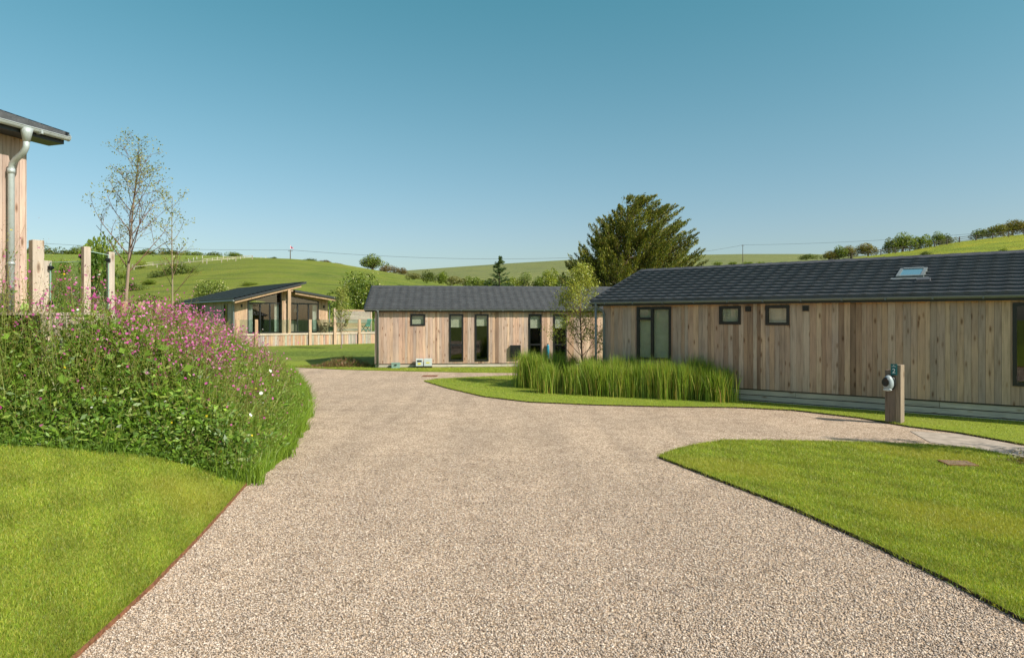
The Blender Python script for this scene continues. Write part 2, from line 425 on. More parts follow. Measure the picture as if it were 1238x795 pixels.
# ---------------------------------------------------------------- gravel stones
def stones():
    n = 260000
    y = 3.2+R.random(n)**1.35*8.5; x = (R.random(n)*2-1)*y*.78
    ok = (x > x_e(y)+.02) & ~inpoly(x, y, LB) & (R.random(n) > smooth(6.5, 11.6, y)); x = x[ok]; y = y[ok]; n = len(x)
    s = R.uniform(.0045, .0095, n)*(1+.03*(y-4)); P = np.stack([x, y, s*.35], 1)
    base = np.array([[1,0,0],[-1,0,0],[0,1,0],[0,-1,0],[0,0,1],[0,0,-1.0]])
    jit = base[None]+R.normal(size=(n, 6, 3))*.22
    sc_ = np.stack([s*R.uniform(.8, 1.5, n), s*R.uniform(.7, 1.1, n), s*R.uniform(.5, .9, n)], 1)[:, None, :]
    th = R.uniform(0, np.pi, n); c, sn = np.cos(th), np.sin(th); v = jit*sc_
    X = v[..., 0]*c[:, None]-v[..., 1]*sn[:, None]; Y = v[..., 0]*sn[:, None]+v[..., 1]*c[:, None]
    V = (np.stack([X, Y, v[..., 2]], -1)+P[:, None, :]).reshape(-1, 3)
    f = np.array([[0,2,4],[2,1,4],[1,3,4],[3,0,4],[2,0,5],[1,2,5],[3,1,5],[0,3,5]])
    Fa = (np.arange(n)[:, None, None]*6+f[None]).reshape(-1, 3)
    C = pick([(.48,.385,.305),(.53,.435,.35),(.36,.28,.225),(.60,.51,.43),(.22,.175,.14),(.44,.33,.24),(.47,.39,.325)], n, .13).clip(0, .78)
    mesh_np('gravel_stones', V, Fa, M_STONE, np.repeat(C, 6, 0), kind='stuff', label='pale tan loose gravel stones scattered over the drive', cat='gravel')
stones()

# ---------------------------------------------------------------- grass blades
GC = [(.085,.15,.018),(.11,.17,.02),(.14,.19,.028),(.18,.205,.045),(.075,.13,.018)]
def patchcol(x, y, n):
    c = pick(GC+[(.19,.22,.07),(.13,.21,.03)], n, .22)
    p = np.sin(x*1.7+y*.9)+np.sin(x*.6-y*2.1+1)+np.sin(x*3.1+y*2.3+2)*.6
    p2_ = np.sin(x*5.3+y*3.1)*np.cos(y*4.4-x*1.9)+.6*np.sin(x*11+y*7)
    c = c*(1+.14*p2_)[:, None]
    yel = np.array([.19, .21, .05])[None]; w = (smooth(.3, 2.2, p)*.55)[:, None]
    return c*(1-w)+yel*w
fm = FM()
def lawnblades(x, y, z, hmul=1.0):
    n = len(x); dist = np.hypot(x, y)
    h = R.uniform(.014, .034, n)*(1+.04*dist)*hmul; w = .0026*(1+dist*.16)
    fm.blades(np.stack([x, y, z], 1), h, w, 1.25, patchcol(x, y, n))
n = 330000
y = 2.6+R.random(n)**1.1*7.4; x = x_e(y)-R.random(n)**1.2*(.82*y-2)*1.0
ok = (y < y_f(x)+.3) & (x < x_e(y)-.005) & (x > -.84*y); x = x[ok]; y = y[ok]
lawnblades(x, y, HA(x, y)-.004)
n = 470000
y = 3.6+R.random(n)**1.3*8.4; x = y*(.2+R.random(n)*.62)
ok = inpoly(x, y, LB); x = x[ok]; y = y[ok]
lawnblades(x, y, np.full(len(x), .026))
for LP, k0 in ((LB, 9000), (LC, 9000)):
    pts = np.array(LP); nx_ = np.roll(pts, -1, 0); Ls = np.linalg.norm(nx_-pts, axis=1); k = R.choice(len(pts), k0, p=Ls/Ls.sum()); f = R.random(k0)[:, None]
    q = pts[k]*(1-f)+nx_[k]*f+R.normal(size=(k0, 2))*.018
    fm.blades(np.stack([q[:, 0], q[:, 1], np.full(k0, .015)], 1), R.uniform(.02, .075, k0), .004*(1+.06*q[:, 1]), 1.4, pick(GC, k0))
yy = R.uniform(2.5, 8.8, 9000); xx = x_e(yy)-np.abs(R.normal(size=9000))*.02
fm.blades(np.stack([xx, yy, HA(xx, yy)-.01], 1), R.uniform(.02, .055, 9000), .004*(1+.06*yy), 1.4, pick(GC, 9000))
# sparse strips further back
n = 90000
x = R.uniform(-3.5, 11, n); y = R.uniform(11.5, 25.5, n); ok = inpoly(x, y, LC); x, y = x[ok], y[ok]
lawnblades(x, y, np.full(len(x), .026), .8)
n = 30000
x = R.uniform(-11, 2, n); y = R.uniform(26.5, 30.5, n); ok = inpoly(x, y, LD); x, y = x[ok], y[ok]
lawnblades(x, y, np.full(len(x), .026), .7)
fm.build('grass', M_BLADE, kind='stuff', label='short mown grass blades covering the lawns', cat='grass')

# ---------------------------------------------------------------- wildflower bed
def bed_points(n, dens=1.0):
    out = []
    x = R.uniform(-15, -3.2, n*6); y = R.uniform(6.5, 27, n*6)
    d = x_e(y)-x; b = y-y_f(x)
    wgt = np.clip(9/np.hypot(x, y), 0, 1)**2.2
    wgt *= np.where((d < 3.5) | (b < 3), 1, .55)
    ok = (d > .02) & (b > .0) & (x > -.80*y-.3) & (R.random(len(x)) < wgt)
    # keep clear of the deck and cabin
    ok &= ~((x < -6.3) & (y > 9.4) & (y < 12.9)) & ~((y > 12.9) & (x < -10))
    x, y = x[ok][:n], y[ok][:n]
    return x, y, np.minimum(x_e(y)-x, y-y_f(x))
def wildflowers():
    fm = FM(); fl = FM()
    G = [(.055,.12,.018),(.075,.15,.022),(.10,.18,.03),(.045,.095,.018),(.12,.17,.045)]
    Gd = [(.045,.10,.018),(.06,.125,.022),(.08,.15,.025)]
    BR = [(.13,.05,.055),(.16,.08,.065),(.11,.10,.04),(.10,.13,.04),(.09,.04,.05),(.14,.14,.05)]
    x, y, m = bed_points(6800)
    n = len(x); z = HA(x, y)
    d = x_e(y)-x; b = y-y_f(x)
    h = R.uniform(.5, .95, n)*(.38+.66*smooth(0, 1.4, np.minimum(d, b*1.5)))*np.where(R.random(n) < .10, 1.28, 1.0)*(1+.55*smooth(-5.4, -6.3, x)*smooth(10.6, 9.6, y)*1.35)
    P = np.stack([x, y, z-.02], 1); lx = R.normal(size=(n, 2))*.10
    out = np.stack([np.where(d < .9, .18, 0.0), np.where(b < .8, -.16, 0.0)], 1); lx = lx+out*(.5+R.random((n, 1)))
    def at(t, k):   # point on stem
        q = P[k].copy(); q[:, 2] += h[k]*t; q[:, :2] += lx[k]*(h[k]*t*t)[:, None]*1.4; return q
    # stems
    segs = 3; rows = []; th = R.uniform(0, np.pi, n); s = np.stack([np.cos(th), np.sin(th), 0*th], 1)*.0032*(1+.06*np.hypot(x, y))[:, None]
    allk = np.arange(n)
    for q in range(segs+1):
        c = at(np.full(n, q/segs), allk); w = 1-.55*q/segs; rows += [c-s*w, c+s*w]
    V = np.stack(rows, 1).reshape(-1, 3); kk = 2*(segs+1); bs = np.arange(n)[:, None]*kk
    Fs = np.concatenate([bs+np.array([[2*q, 2*q+1, 2*q+3, 2*q+2]]) for q in range(segs)])
    fm.add(V, Fs, np.repeat(pick([(.09,.14,.035),(.11,.12,.045),(.12,.15,.05)], n), kk, 0))
    # leaves on stems
    L = 20; k = np.repeat(allk, L); t = R.random(len(k))**.8*.80; p = at(t, k)
    off = R.normal(size=(len(k), 3))*np.array([.055, .055, .02]); p += off
    A = unit(off*np.array([1, 1, .2])+np.array([0, 0, .03]))
    sp = np.sin(x*1.9+1.3)*np.cos(y*1.7)+.5*np.sin(x*4.1-y*3.2); big = smooth(-.2, .7, sp)
    sz = R.uniform(.018, .046, len(k))*(1.3-.6*t)*(.95+.75*big[k])
    gc = pick(G, len(k))*(1+.35*big[k])[:, None]
    fm.leaves(p, sz, gc, A=A, spread=.6, asp=.36)
    # brown calyx and seed heads on the upper stems
    up = smooth(.25, 1.1, m)*(1-.6*big); q = 24
    k = np.repeat(allk, q); k = k[R.random(len(k)) < (.16+.84*up[k])]
    t = R.uniform(.66, 1.06, len(k)); p = at(t, k)+R.normal(size=(len(k), 3))*np.array([.06, .06, .02])
    fm.leaves(p, R.uniform(.006, .014, len(k)), pick(BR, len(k)), asp=.5)
    # thin green sprays
    k = np.repeat(allk, 7); t = R.uniform(.5, 1.0, len(k)); p = at(t, k)+R.normal(size=(len(k), 3))*.05
    fm.leaves(p, R.uniform(.012, .028, len(k)), pick([(.10,.15,.04),(.14,.16,.06),(.08,.13,.03)], len(k)), A=np.tile([[0, 0, 1.0]], (len(k), 1)), spread=1.0, asp=.14)
    # undergrowth mass
    x2, y2, m2 = bed_points(70000); n2 = len(x2); d2 = x_e(y2)-x2; b2 = y2-y_f(x2)
    hh = (.10+.50*smooth(0, 1.5, np.minimum(d2, b2*1.2)))*R.random(n2)**.6
    p = np.stack([x2, y2, HA(x2, y2)+hh], 1)
    fm.leaves(p, R.uniform(.02, .066, n2), pick(G+Gd, n2, .25), asp=.42)
    x2, y2, m2 = bed_points(26000); n2 = len(x2)
    hb = R.uniform(.2, .95, n2)*(.4+.6*smooth(0, 1, m2))
    fm.blades(np.stack([x2, y2, HA(x2, y2)-.01], 1), hb, .007+.0005*np.hypot(x2, y2), .8, pick([(.09,.16,.025),(.12,.18,.035),(.15,.17,.06)], n2), segs=3)
    # fringe of lush grass along both edges
    n3 = 15000; yy = R.uniform(8.6, 27, n3)**1.0; xx = x_e(yy)-R.random(n3)**1.5*.5+.05
    xx = xx+R.random(n3)*.13*np.maximum(0, np.sin(yy*3.1)*.6+np.sin(yy*7.3+1)*.5+.5)
    fm.blades(np.stack([xx, yy, HA(np.minimum(xx, x_e(yy)), yy)-.02], 1), R.uniform(.10, .42, n3), .008+.0004*yy, .9, pick([(.09,.17,.02),(.12,.20,.03)], n3), segs=2)
    xx = R.uniform(-12, -3.3, 6000); yy = y_f(xx)+R.normal(size=6000)*.13+.05+.10*np.sin(xx*4.1)
    ok = xx < x_e(yy); xx, yy = xx[ok], yy[ok]
    fm.blades(np.stack([xx, yy, HA(xx, yy)-.02], 1), R.uniform(.05, .24, len(xx)), .009, 1.1, pick([(.08,.15,.02),(.06,.12,.02)], len(xx)), segs=2)
    xx = R.uniform(-12, -3.4, 16000); yy = y_f(xx)+np.abs(R.normal(size=16000))*.32-.04; ok = xx < x_e(yy); xx, yy = xx[ok], yy[ok]
    fm.leaves(np.stack([xx, yy, HA(xx, yy)+R.random(len(xx))*.45*smooth(-.1, .3, yy-y_f(xx))+.03], 1), R.uniform(.02, .06, len(xx)), pick(Gd+G, len(xx), .25), asp=.45)
    # broad leaves (hogweed, dock) near the crest at the left and along the foot
    for (cx, cy, nn, sz) in [(-5.9, 9.6, 26, .10), (-6.6, 9.0, 20, .09), (-5.3, 10.0, 16, .09), (-7.2, 9.9, 16, .10), (-4.6, 9.3, 16, .07), (-4.0, 9.2, 14, .06), (-5.2, 9.1, 16, .06)]:
        px = cx+R.normal(size=nn)*.35; py = cy+R.normal(size=nn)*.3; hz = .75 if sz > .08 else .35
        p = np.stack([px, py, HA(px, py)+R.uniform(.4, 1.0, nn)*hz], 1)
        A = unit(np.stack([R.normal(size=nn), R.normal(size=nn), R.normal(size=nn)*.3], 1))
        fm.leaves(p, np.full(nn, sz)*R.uniform(.6, 1.1, nn), pick([(.10,.19,.03),(.08,.16,.025)], nn), A=A, spread=.1, asp=.7, flat=.6)
    bed = fm.build('wildflower_bed', M_LEAF, kind='stuff', label='tall wildflower border of red campion and lush green leaves beside the gravel drive', cat='wildflowers')
    # blossoms
    p3 = smooth(.5, 1.4, m)*smooth(-.9, 1.3, np.sin(x*2.3+y*1.1)*np.sin(x*1.1-y*2.7)*1.3+.5*np.sin(x*5-y*4))*1.15*np.where(d < 3.2, 1.0, .45)+.012
    k = np.repeat(allk, 5); k = k[R.random(len(k)) < np.clip(p3[k]*1.1, 0, .85)]
    t = R.uniform(.86, 1.12, len(k)); p = at(t, k)+R.normal(size=(len(k), 3))*np.array([.05, .05, .03])
    def flowers(p, rad, cols):
        n = len(p); c = pick(cols, n, .15); nr = unit(R.normal(size=(n, 3))*.7+np.array([.3, -.7, .6]))
        a = unit(np.cross(nr, R.normal(size=(n, 3)))); b = np.cross(nr, a)
        for q in range(5):
            an = 2*math.pi*q/5; dr = a*math.cos(an)+b*math.sin(an); sd = np.cross(nr, dr)
            r = (rad*np.ones(n))[:, None]
            V = np.stack([p, p+dr*r*.65+sd*r*.38, p+dr*r+nr*r*.1, p+dr*r*.65-sd*r*.38], 1).reshape(-1, 3)
            fl.add(V, np.arange(4*n).reshape(-1, 4), np.repeat(c, 4, 0))
    flowers(p, R.uniform(.014, .025, len(p)), [(.62,.13,.42),(.50,.08,.32),(.70,.25,.55),(.42,.06,.26),(.55,.12,.34)])
    k = R.choice(allk, 26); flowers(at(np.full(26, 1.03), k), .016, [(.85,.85,.8)])
    k = R.choice(allk, 45); flowers(at(np.full(45, 1.03), k), .017, [(.8,.6,.04)])
    flowers(np.array([[-3.62, 9.45, .78], [-3.75, 10.2, 1.0], [-4.0, 11.3, 1.25]]), .032, [(.9, .9, .86)])
    fl.build('blossom', M_PETAL, parent=bed)
wildflowers()

# ---------------------------------------------------------------- trees and shrubs
def grow(mb, p, d, L, r, depth, tips, bend=.25, up=.15, nb=3, col=(.1, .07, .05), sides=6, first=.35, ratio=.62):
    """recursive limb; tips collects (point, direction, depth)"""
    k = 4; pts = [p.copy()]; rad = [r]; q = p.copy(); dd = d.copy()
    for i in range(k):
        dd = (dd+Vector((random.gauss(0, bend), random.gauss(0, bend), random.gauss(0, bend)*.6+up))*.35).normalized()
        q = q+dd*L/k; pts.append(q.copy()); rad.append(r*(1-.65*(i+1)/k))
    mb.tube(pts, rad, sides if depth > 1 else 3+depth, col, caps=False)
    if depth <= 1:
        for i in range(1, k+1): tips.append((pts[i], dd.copy()))
    if depth > 0:
        for b in range(nb):
            t = first+(1-first)*(b+random.random())/nb; i = min(int(t*k), k-1); fr = t*k-i
            bp = pts[i].lerp(pts[i+1], fr); ax = Vector((random.gauss(0, 1), random.gauss(0, 1), random.gauss(0, .3))).normalized()
            nd = (dd*.75+ax*.75).normalized()
            grow(mb, bp, nd, L*ratio*random.uniform(.75, 1.15)*(1.15-.4*t), r*.5*(1-.5*t)+.002, depth-1, tips, bend, up, nb, col, max(4, sides-1), .2, ratio)

def young_tree(name, x, y, z, H, r, nbr, depth, nleaf, lsize, lcols, lean=(0, 0), spread=.55, bark=(.30, .24, .19), start=.3, blen=.34, up=.3, jit=.06, leafup=1.0, **k):
    t = empty(name, (x, y, z), **k); mb = MB(); tips = []
    pts = [Vector((0, 0, 0))]; rad = [r]; K = 9; ph = random.random()*6
    for i in range(1, K+1):
        f = i/K; pts.append(Vector((lean[0]*f*H+.05*math.sin(ph+f*5)*H*.12, lean[1]*f*H, H*f))); rad.append(r*(1-.9*f)+.002)
    mb.tube(pts, rad, 8, bark, caps=False)
    for b in range(nbr):
        f = start+(.97-start)*(b+random.random())/nbr; i = min(int(f*K), K-1); p = pts[i].lerp(pts[i+1], f*K-i)
        a = b*2.4+random.random(); d = Vector((math.cos(a)*spread, math.sin(a)*spread, .75)).normalized()
        grow(mb, p, d, H*blen*(1.15-.85*f)*random.uniform(.75, 1.2), r*.35*(1.1-f)+.003, depth, tips, .22, up*.4, 3, (bark[0]*.6, bark[1]*.45, bark[2]*.42), 5)
    tr = mb.build('trunk', M_BARK, t, smooth=True)
    T = np.array([p[:] for p, d in tips]); k_ = R.integers(0, len(T), nleaf)
    zf = T[:, 2]/H; prob = np.clip(zf*leafup+(1-leafup), .05, 1)
    k_ = R.choice(len(T), nleaf, p=prob/prob.sum())
    P = T[k_]+R.normal(size=(nleaf, 3))*jit
    fm = FM(); fm.leaves(P, R.uniform(.6, 1.2, nleaf)*lsize, pick(lcols, nleaf), asp=.55)
    fm.build('crown', M_LEAF, parent=t); return t
BG = [(.10,.15,.03),(.14,.18,.035),(.17,.19,.05),(.08,.12,.025)]
random.seed(21)
zz = float(HA(-9.6, 16.5))
young_tree('birch_tree', -9.75, 17, 1.5, 4.7, .052, 24, 2, 2400, .028, [(.13,.15,.04),(.17,.17,.05),(.09,.12,.03)], lean=(.10, 0), spread=.62, bark=(.34,.25,.19), start=.36, blen=.36, jit=.07, leafup=.2,
    label='tall bare-looking young birch with sparse leaves behind the glass balustrade', cat='tree')
young_tree('birch_tree', -10.0, 20, 1.2, 4.5, .035, 15, 1, 620, .034, [(.12,.15,.04),(.16,.17,.05)], lean=(.015, 0), spread=.55, bark=(.30,.24,.16), start=.35, blen=.28, jit=.06,
    label='thin leaning sapling right of the taller birch beside the flower bank', cat='tree')
young_tree('birch_tree', 2.2, 21.3, .03, 3.45, .03, 26, 2, 9500, .029, [(.17,.21,.04),(.14,.19,.035),(.21,.24,.06),(.11,.15,.03)], lean=(-.02, 0), spread=.62, bark=(.26,.17,.12), start=.10, blen=.36, up=.35, jit=.09, leafup=.35,
    label='yellow-green young birch growing out of the reed grass between the two cabins', cat='tree')
young_tree('birch_tree', -10.9, 43.6, .26, 3.6, .04, 22, 2, 2600, .045, [(.14,.18,.05),(.18,.21,.06),(.10,.14,.04)], lean=(0, 0), spread=.5, bark=(.25,.19,.14), start=.25, blen=.30, up=.5, jit=.1,
    label='slender sapling on the lawn in front of the far deck', cat='tree')
# sapling outside the frame at the right whose dappled shade falls on path and drive
young_tree('birch_tree', 9.95, 9.2, .03, 3.6, .05, 16, 2, 2400, .04, BG, spread=.6, start=.3, label='young tree beside the path just outside the right of the picture', cat='tree')

def blob_crown(fm, rx, ry, rz, cz, nl, ls, cols, K=16, fill=.25, seed=None, asp=.55, rag=.16):
    c = unit(R.normal(size=(K, 3)))*R.uniform(.35, .8, (K, 1)); c[:, 2] = np.abs(c[:, 2])*1.0-.25
    c[:, 2] = np.clip(c[:, 2], -.6, .75)
    rad = R.uniform(.26, .46, K); tone = R.uniform(.82, 1.2, K)
    k = R.integers(0, K, nl); v = unit(R.normal(size=(nl, 3)))
    P = c[k]+v*(rad[k]*(1-np.abs(R.normal(size=nl))*rag))[:, None]*(1+R.normal(size=(nl, 1))*.05)
    col = pick(cols, nl)*tone[k][:, None]
    P = P*np.array([rx, ry, rz])+np.array([0, 0, cz])
    fm.leaves(P, R.uniform(.6, 1.25, nl)*ls, col, asp=asp)
def bush_proto(name, cols, nl=2600, ls=.055, K=16, flowers=None):
    fm = FM(); blob_crown(fm, 1, 1, .95, .62, nl, ls, cols, K)
    if flowers: blob_crown(fm, 1.04, 1.04, 1.0, .64, flowers[1], .02, flowers[0], K)
    b = MB()
    o = fm.build(name, M_LEAF); return o
def tree_proto(name, cols, nl=2600, ls=.055):
    t = empty(name, (0, 0, 0)); fm = FM(); blob_crown(fm, 1, 1, .95, .98, int(nl*1.3), ls, cols, 22); fm.build('crown', M_LEAF, parent=t)
    mb = MB(); tips = []
    mb.tube([(0, 0, -.1), (.02, 0, .4), (0, .02, .8)], [.09, .07, .05], 7, (.09, .07, .05))
    for a in range(5):
        an = a*1.26; mb.tube([(0, 0, .45+.05*a), (.25*math.cos(an), .25*math.sin(an), .85), (.55*math.cos(an), .55*math.sin(an), 1.2)], [.04, .03, .01], 5, (.09, .07, .05))
    mb.build('trunk', M_BARK, t, smooth=True); return t
DG = [(.045,.075,.02),(.06,.095,.022),(.08,.11,.03)]
MG = [(.07,.12,.022),(.10,.155,.03),(.13,.18,.035)]
YG = [(.13,.18,.03),(.17,.21,.045),(.10,.15,.03)]
BRW = [(.10,.085,.045),(.09,.085,.04),(.12,.095,.05)]
GYG = [(.10,.12,.05),(.13,.14,.06),(.08,.10,.035)]
protos = {}
def get_proto(kind):
    d = dict(dark=('shrub', DG), mid=('shrub', MG), yellow=('shrub', YG), brown=('shrub', BRW), grey=('shrub', GYG))
    if kind not in protos:
        if kind == 'tree': o = tree_proto('hedgerow_tree', DG+MG)
        elif kind == 'treeb': o = tree_proto('hedgerow_tree', GYG+GYG+BRW)
        elif kind == 'haw': o = bush_proto('shrub', DG+MG, 5200, .036, 22, ([(.62, .62, .5), (.5, .52, .36)], 420))
        else: o = bush_proto(d[kind][0], d[kind][1])
        protos[kind] = o; return o, True
    return protos[kind], False
def plant(kind, x, y, z, rx, ry, h, label, group=None, rot=None):
    o, fresh = get_proto(kind)
    if not fresh:
        src = o; o = src.copy(); COL.objects.link(o)
        for ch in src.children:
            c = ch.copy(); COL.objects.link(c); c.parent = o
    o.location = (x, y, z); top = 1.55 if kind not in ('tree', 'treeb') else 1.95
    o.scale = (rx, ry, h/top); o.rotation_euler = (0, 0, random.uniform(0, 6.28) if rot is None else rot)
    if 'group' in o: del o['group']
    setp(o, label, 'tree' if kind in ('tree', 'treeb') else 'bush', group); return o

# hills -----------------------------------------------------------------
def hill(name, crest, Y0, Yc, z0, mat, back=1.7, rows=46, p=1.0, wob=.5):
    cx = np.array([c[0] for c in crest], float); cy = np.array([c[1] for c in crest], float)
    px = np.linspace(cx[0], cx[-1], 170); crest_z = CAMZ+(HY-np.interp(px, cx, cy))/F*Yc
    k = np.array([.25, .5, .25]); crest_z = np.convolve(np.pad(crest_z, 1, 'edge'), k, 'valid')
    def prof(t): return np.where(t <= 1, np.sin(np.clip(t, 0, 1)*np.pi/2)**.8*(Y0+(Yc-Y0)*np.clip(t, 0, 1))/Yc, 1-(np.maximum(t-1, 0)/(back-1))**1.6*1.1)
    ts = np.concatenate([np.linspace(0, 1, rows), np.linspace(1.04, back, 14)])
    V = []
    for t in ts:
        Y = Y0+(Yc-Y0)*t; x = (px-CX)/F*Y
        z = z0+(crest_z-z0)*prof(np.array(t))+wob*np.sin(x*.05+Y*.03)*np.sin(Y*.045+1)*math.sin(min(t, 1)*math.pi)
        V.append(np.stack([x, np.full_like(x, Y), z], 1))
    V = np.concatenate(V); n = len(px); i = np.arange(len(ts)-1)[:, None]*n; j = np.arange(n-1)[None, :]
    mesh_np(name, V, np.stack([i+j, i+j+1, i+n+j+1, i+n+j], -1).reshape(-1, 4), mat, smooth=True, kind='structure')
    def pos(pxx, py):   # point on the hill seen at (px,py)
        best = None
        for t in np.linspace(0, 1, 200):
            Y = Y0+(Yc-Y0)*t; cz = np.interp(pxx, px, crest_z); z = z0+(cz-z0)*float(prof(np.array(t)))
            sy = HY-(z-CAMZ)/Y*F; e = abs(sy-py)
            if best is None or e < best[0]: best = (e, (pxx-CX)/F*Y, Y, z)
        return best[1:]
    return pos
hA = hill('hill', [(-500, 345), (-200, 338), (0, 331), (100, 327), (160, 322), (240, 316), (310, 312), (350, 312.5), (400, 317), (440, 324), (500, 334.5), (570, 346), (640, 357), (760, 372), (900, 384)], 66, 210, .2, M_HILL_A)
hL = hill('hill', [(-600, 300), (-200, 303), (0, 306), (60, 307), (130, 308), (200, 308), (260, 309), (330, 312), (420, 322), (520, 340)], 215, 420, 6, M_BASE)
hB = hill('hill', [(340, 345), (440, 332), (490, 327), (560, 322), (620, 318), (690, 314), (760, 311), (840, 308), (900, 307), (980, 307), (1040, 309), (1150, 314), (1300, 318)], 230, 620, 4, M_HILL_B)
hC = hill('hill', [(880, 380), (960, 332), (1000, 319), (1030, 312), (1100, 303), (1160, 292), (1238, 283), (1350, 270), (1500, 262), (1800, 258)], 48, 135, .2, M_HILL_C, p=1.0)

def bush_px(kind, px, base, top, wpx, hillf, label, group=None, Y=None, z=None):
    if hillf: x, y, zz = hillf(px, base)
    else: y = Y; x = (px-CX)/F*y; zz = CAMZ-(base-HY)/F*y if z is None else z
    h = (base-top)/F*y*(1 if hillf else 1); r = wpx/2/F*y
    return plant(kind, x, y+r*.3, zz-.12*h, r*1.08, r*.9, h*1.15, label, group)
random.seed(5)
# near shrubs
bush_px('mid', 117, 378, 262, 58, None, 'green leafy shrub just behind the tallest glass balustrade posts', Y=21)
bush_px('haw', 75, 380, 330, 46, None, 'shrub with pale blossom seen through the wide glass panel', Y=24)
bush_px('haw', 30, 380, 322, 40, None, 'shrub behind the left balustrade post next to the near cabin', Y=26)
bush_px('yellow', 76, 335, 307, 24, None, 'small bright green bush above the wide glass panel', Y=40)
bush_px('dark', 172, 384, 350, 52, None, 'dark low bush behind the row of short timber posts', Y=36)
bush_px('dark', 215, 384, 356, 30, None, 'small dark bush left of the far gabled cabin roof', Y=52)
bush_px('haw', 254, 372, 334, 66, None, 'rounded bush behind the roof of the far gabled cabin', Y=70)
bush_px('haw', 432, 384, 322, 84, None, 'large hawthorn with white blossom between far deck and middle cabin', Y=72)
bush_px('mid', 462, 388, 350, 40, None, 'green bush half hidden by the left end of the middle cabin', Y=62)
bush_px('mid', 413, 384, 352, 36, None, 'bush behind the sapling at the slatted deck screen', Y=66)
# left hill
bush_px('dark', 215, 333, 314, 44, hA, 'spreading dark thicket alone on the left hillside')
bush_px('dark', 192, 336, 324, 30, hA, 'low dark thicket at the left of the hillside clump', None)
G1 = 'far hedge trees on the left skyline'
for i, (px, bt, tp, w, kd) in enumerate([(48, 318, 296, 34, 'tree'), (72, 318, 297, 32, 'dark'), (98, 318, 297, 34, 'tree'), (124, 316, 299, 30, 'dark'), (152, 313, 302, 26, 'mid'), (176, 312, 301, 28, 'tree'), (202, 311, 300, 30, 'dark'), (228, 312, 303, 26, 'mid'), (256, 312, 304, 24, 'dark'), (282, 312, 305, 24, 'mid')]):
    bush_px(kd, px, bt, tp-2.0, w*1.25, None, 'far hedge tree on the left skyline above the balustrade' if i < 4 else 'far hedge bush on the skyline between the birches and the track', G1 if i < 4 else 'far hedge bushes on the skyline', Y=423)
bush_px('yellow', 168, 325, 312, 18, hA, 'pale bush on the hillside directly right of the birch trunk')
bush_px('tree', 449, 327, 304.5, 40, None, 'round green tree on the crest of the left hill', Y=215)
for px, w, tp in ((468, 24, 317), (484, 18, 321), (404, 20, 317)):
    bush_px('brown', px, 331 if px > 410 else 320, tp, w, None, {468: 'brown bush right behind the round tree on the crest', 484: 'brown bush at the right end of the crest hedge', 404: 'brown low bush on the crest left of the round tree'}[px], 'brown crest bushes', Y=212)
# hedgerow in the dip
G2 = 'hedgerow shrubs beyond the middle cabin roof'
hed = [(500, 338, 326, 22, 'grey'), (518, 340, 324, 24, 'dark'), (535, 343, 325, 22, 'mid'), (552, 345, 329, 26, 'grey'), (570, 350, 330, 26, 'mid'), (588, 352, 334, 24, 'mid'), (636, 352, 326, 30, 'haw'), (618, 352, 331, 26, 'yellow'), (652, 352, 330, 24, 'mid'), (668, 354, 318, 32, 'yellow'), (684, 354, 324, 30, 'dark'), (702, 354, 322, 26, 'yellow')]
hl = ['greyish shrub at the left end of the hedgerow over the middle cabin roof', 'dark shrub second from left in the hedgerow', 'green shrub between dark and grey ones in the hedgerow', 'grey-green shrub in the middle of the hedgerow', 'green shrub where the left field meets the roof ridge', 'green shrub just left of the dark spruce', 'blossoming pale shrub right of the dark spruce', 'yellow-green shrub at the foot of the dark spruce', 'green shrub right of the blossoming one', 'tall yellow-green shrub left of the big cypress', 'dark shrub beside the tall yellow-green one', 'bright shrub touching the left side of the big cypress']
for (px, b, t, w, kd), l in zip(hed, hl): bush_px(kd, px, b, t, w, None, l, G2, Y=150 if px < 600 else 110)
for i in range(16):
    px = 226+i*6.4+random.uniform(-2, 2); x, y, z = hL(px, 316.5-(i % 4)*1.4)
    o = MB().tube([(0, 0, 0), (0, 0, 1.5)], .13, 6, (.75, .75, .7)).tube([(.2, 0, 0), (.2, 0, 1.9)], .03, 4, (.3, .2, .1)).build('tree_guard', M_TIMB, label='tiny pale tree guard in the far field above the left hill track', cat='tree guard', group='tree guards in the far field'); o.location = (x, y, z)
for px, b_, tp_, w_, kd, lb in ((330, 314, 309.5, 14, 'dark', 'tiny dark bush on the crest left of the flagged pole'), (374, 316.5, 311, 22, 'dark', 'low dark bush on the crest right of the flagged pole'), (392, 318, 313, 16, 'brown', 'brown tuft on the crest further right of the flagged pole'), (140, 338, 326, 24, 'mid', 'green bush on the left hill seen beside the birch crown'), (300, 346, 339, 22, 'mid', 'green bush on the slope just above the gabled roof')):
    bush_px(kd, px, b_, tp_, w_, hA if b_ > 318 else None, lb, Y=211)
bush_px('mid', 178, 345, 336, 26, hA, 'low green bush on the left hillside below the thicket')
bush_px('haw', 240, 350, 341, 20, hA, 'small pale bush on the slope above the far cabin roof')
bush_px('dark', 158, 352, 338, 30, hA, 'dark green bush on the slope beside the birch trunk')
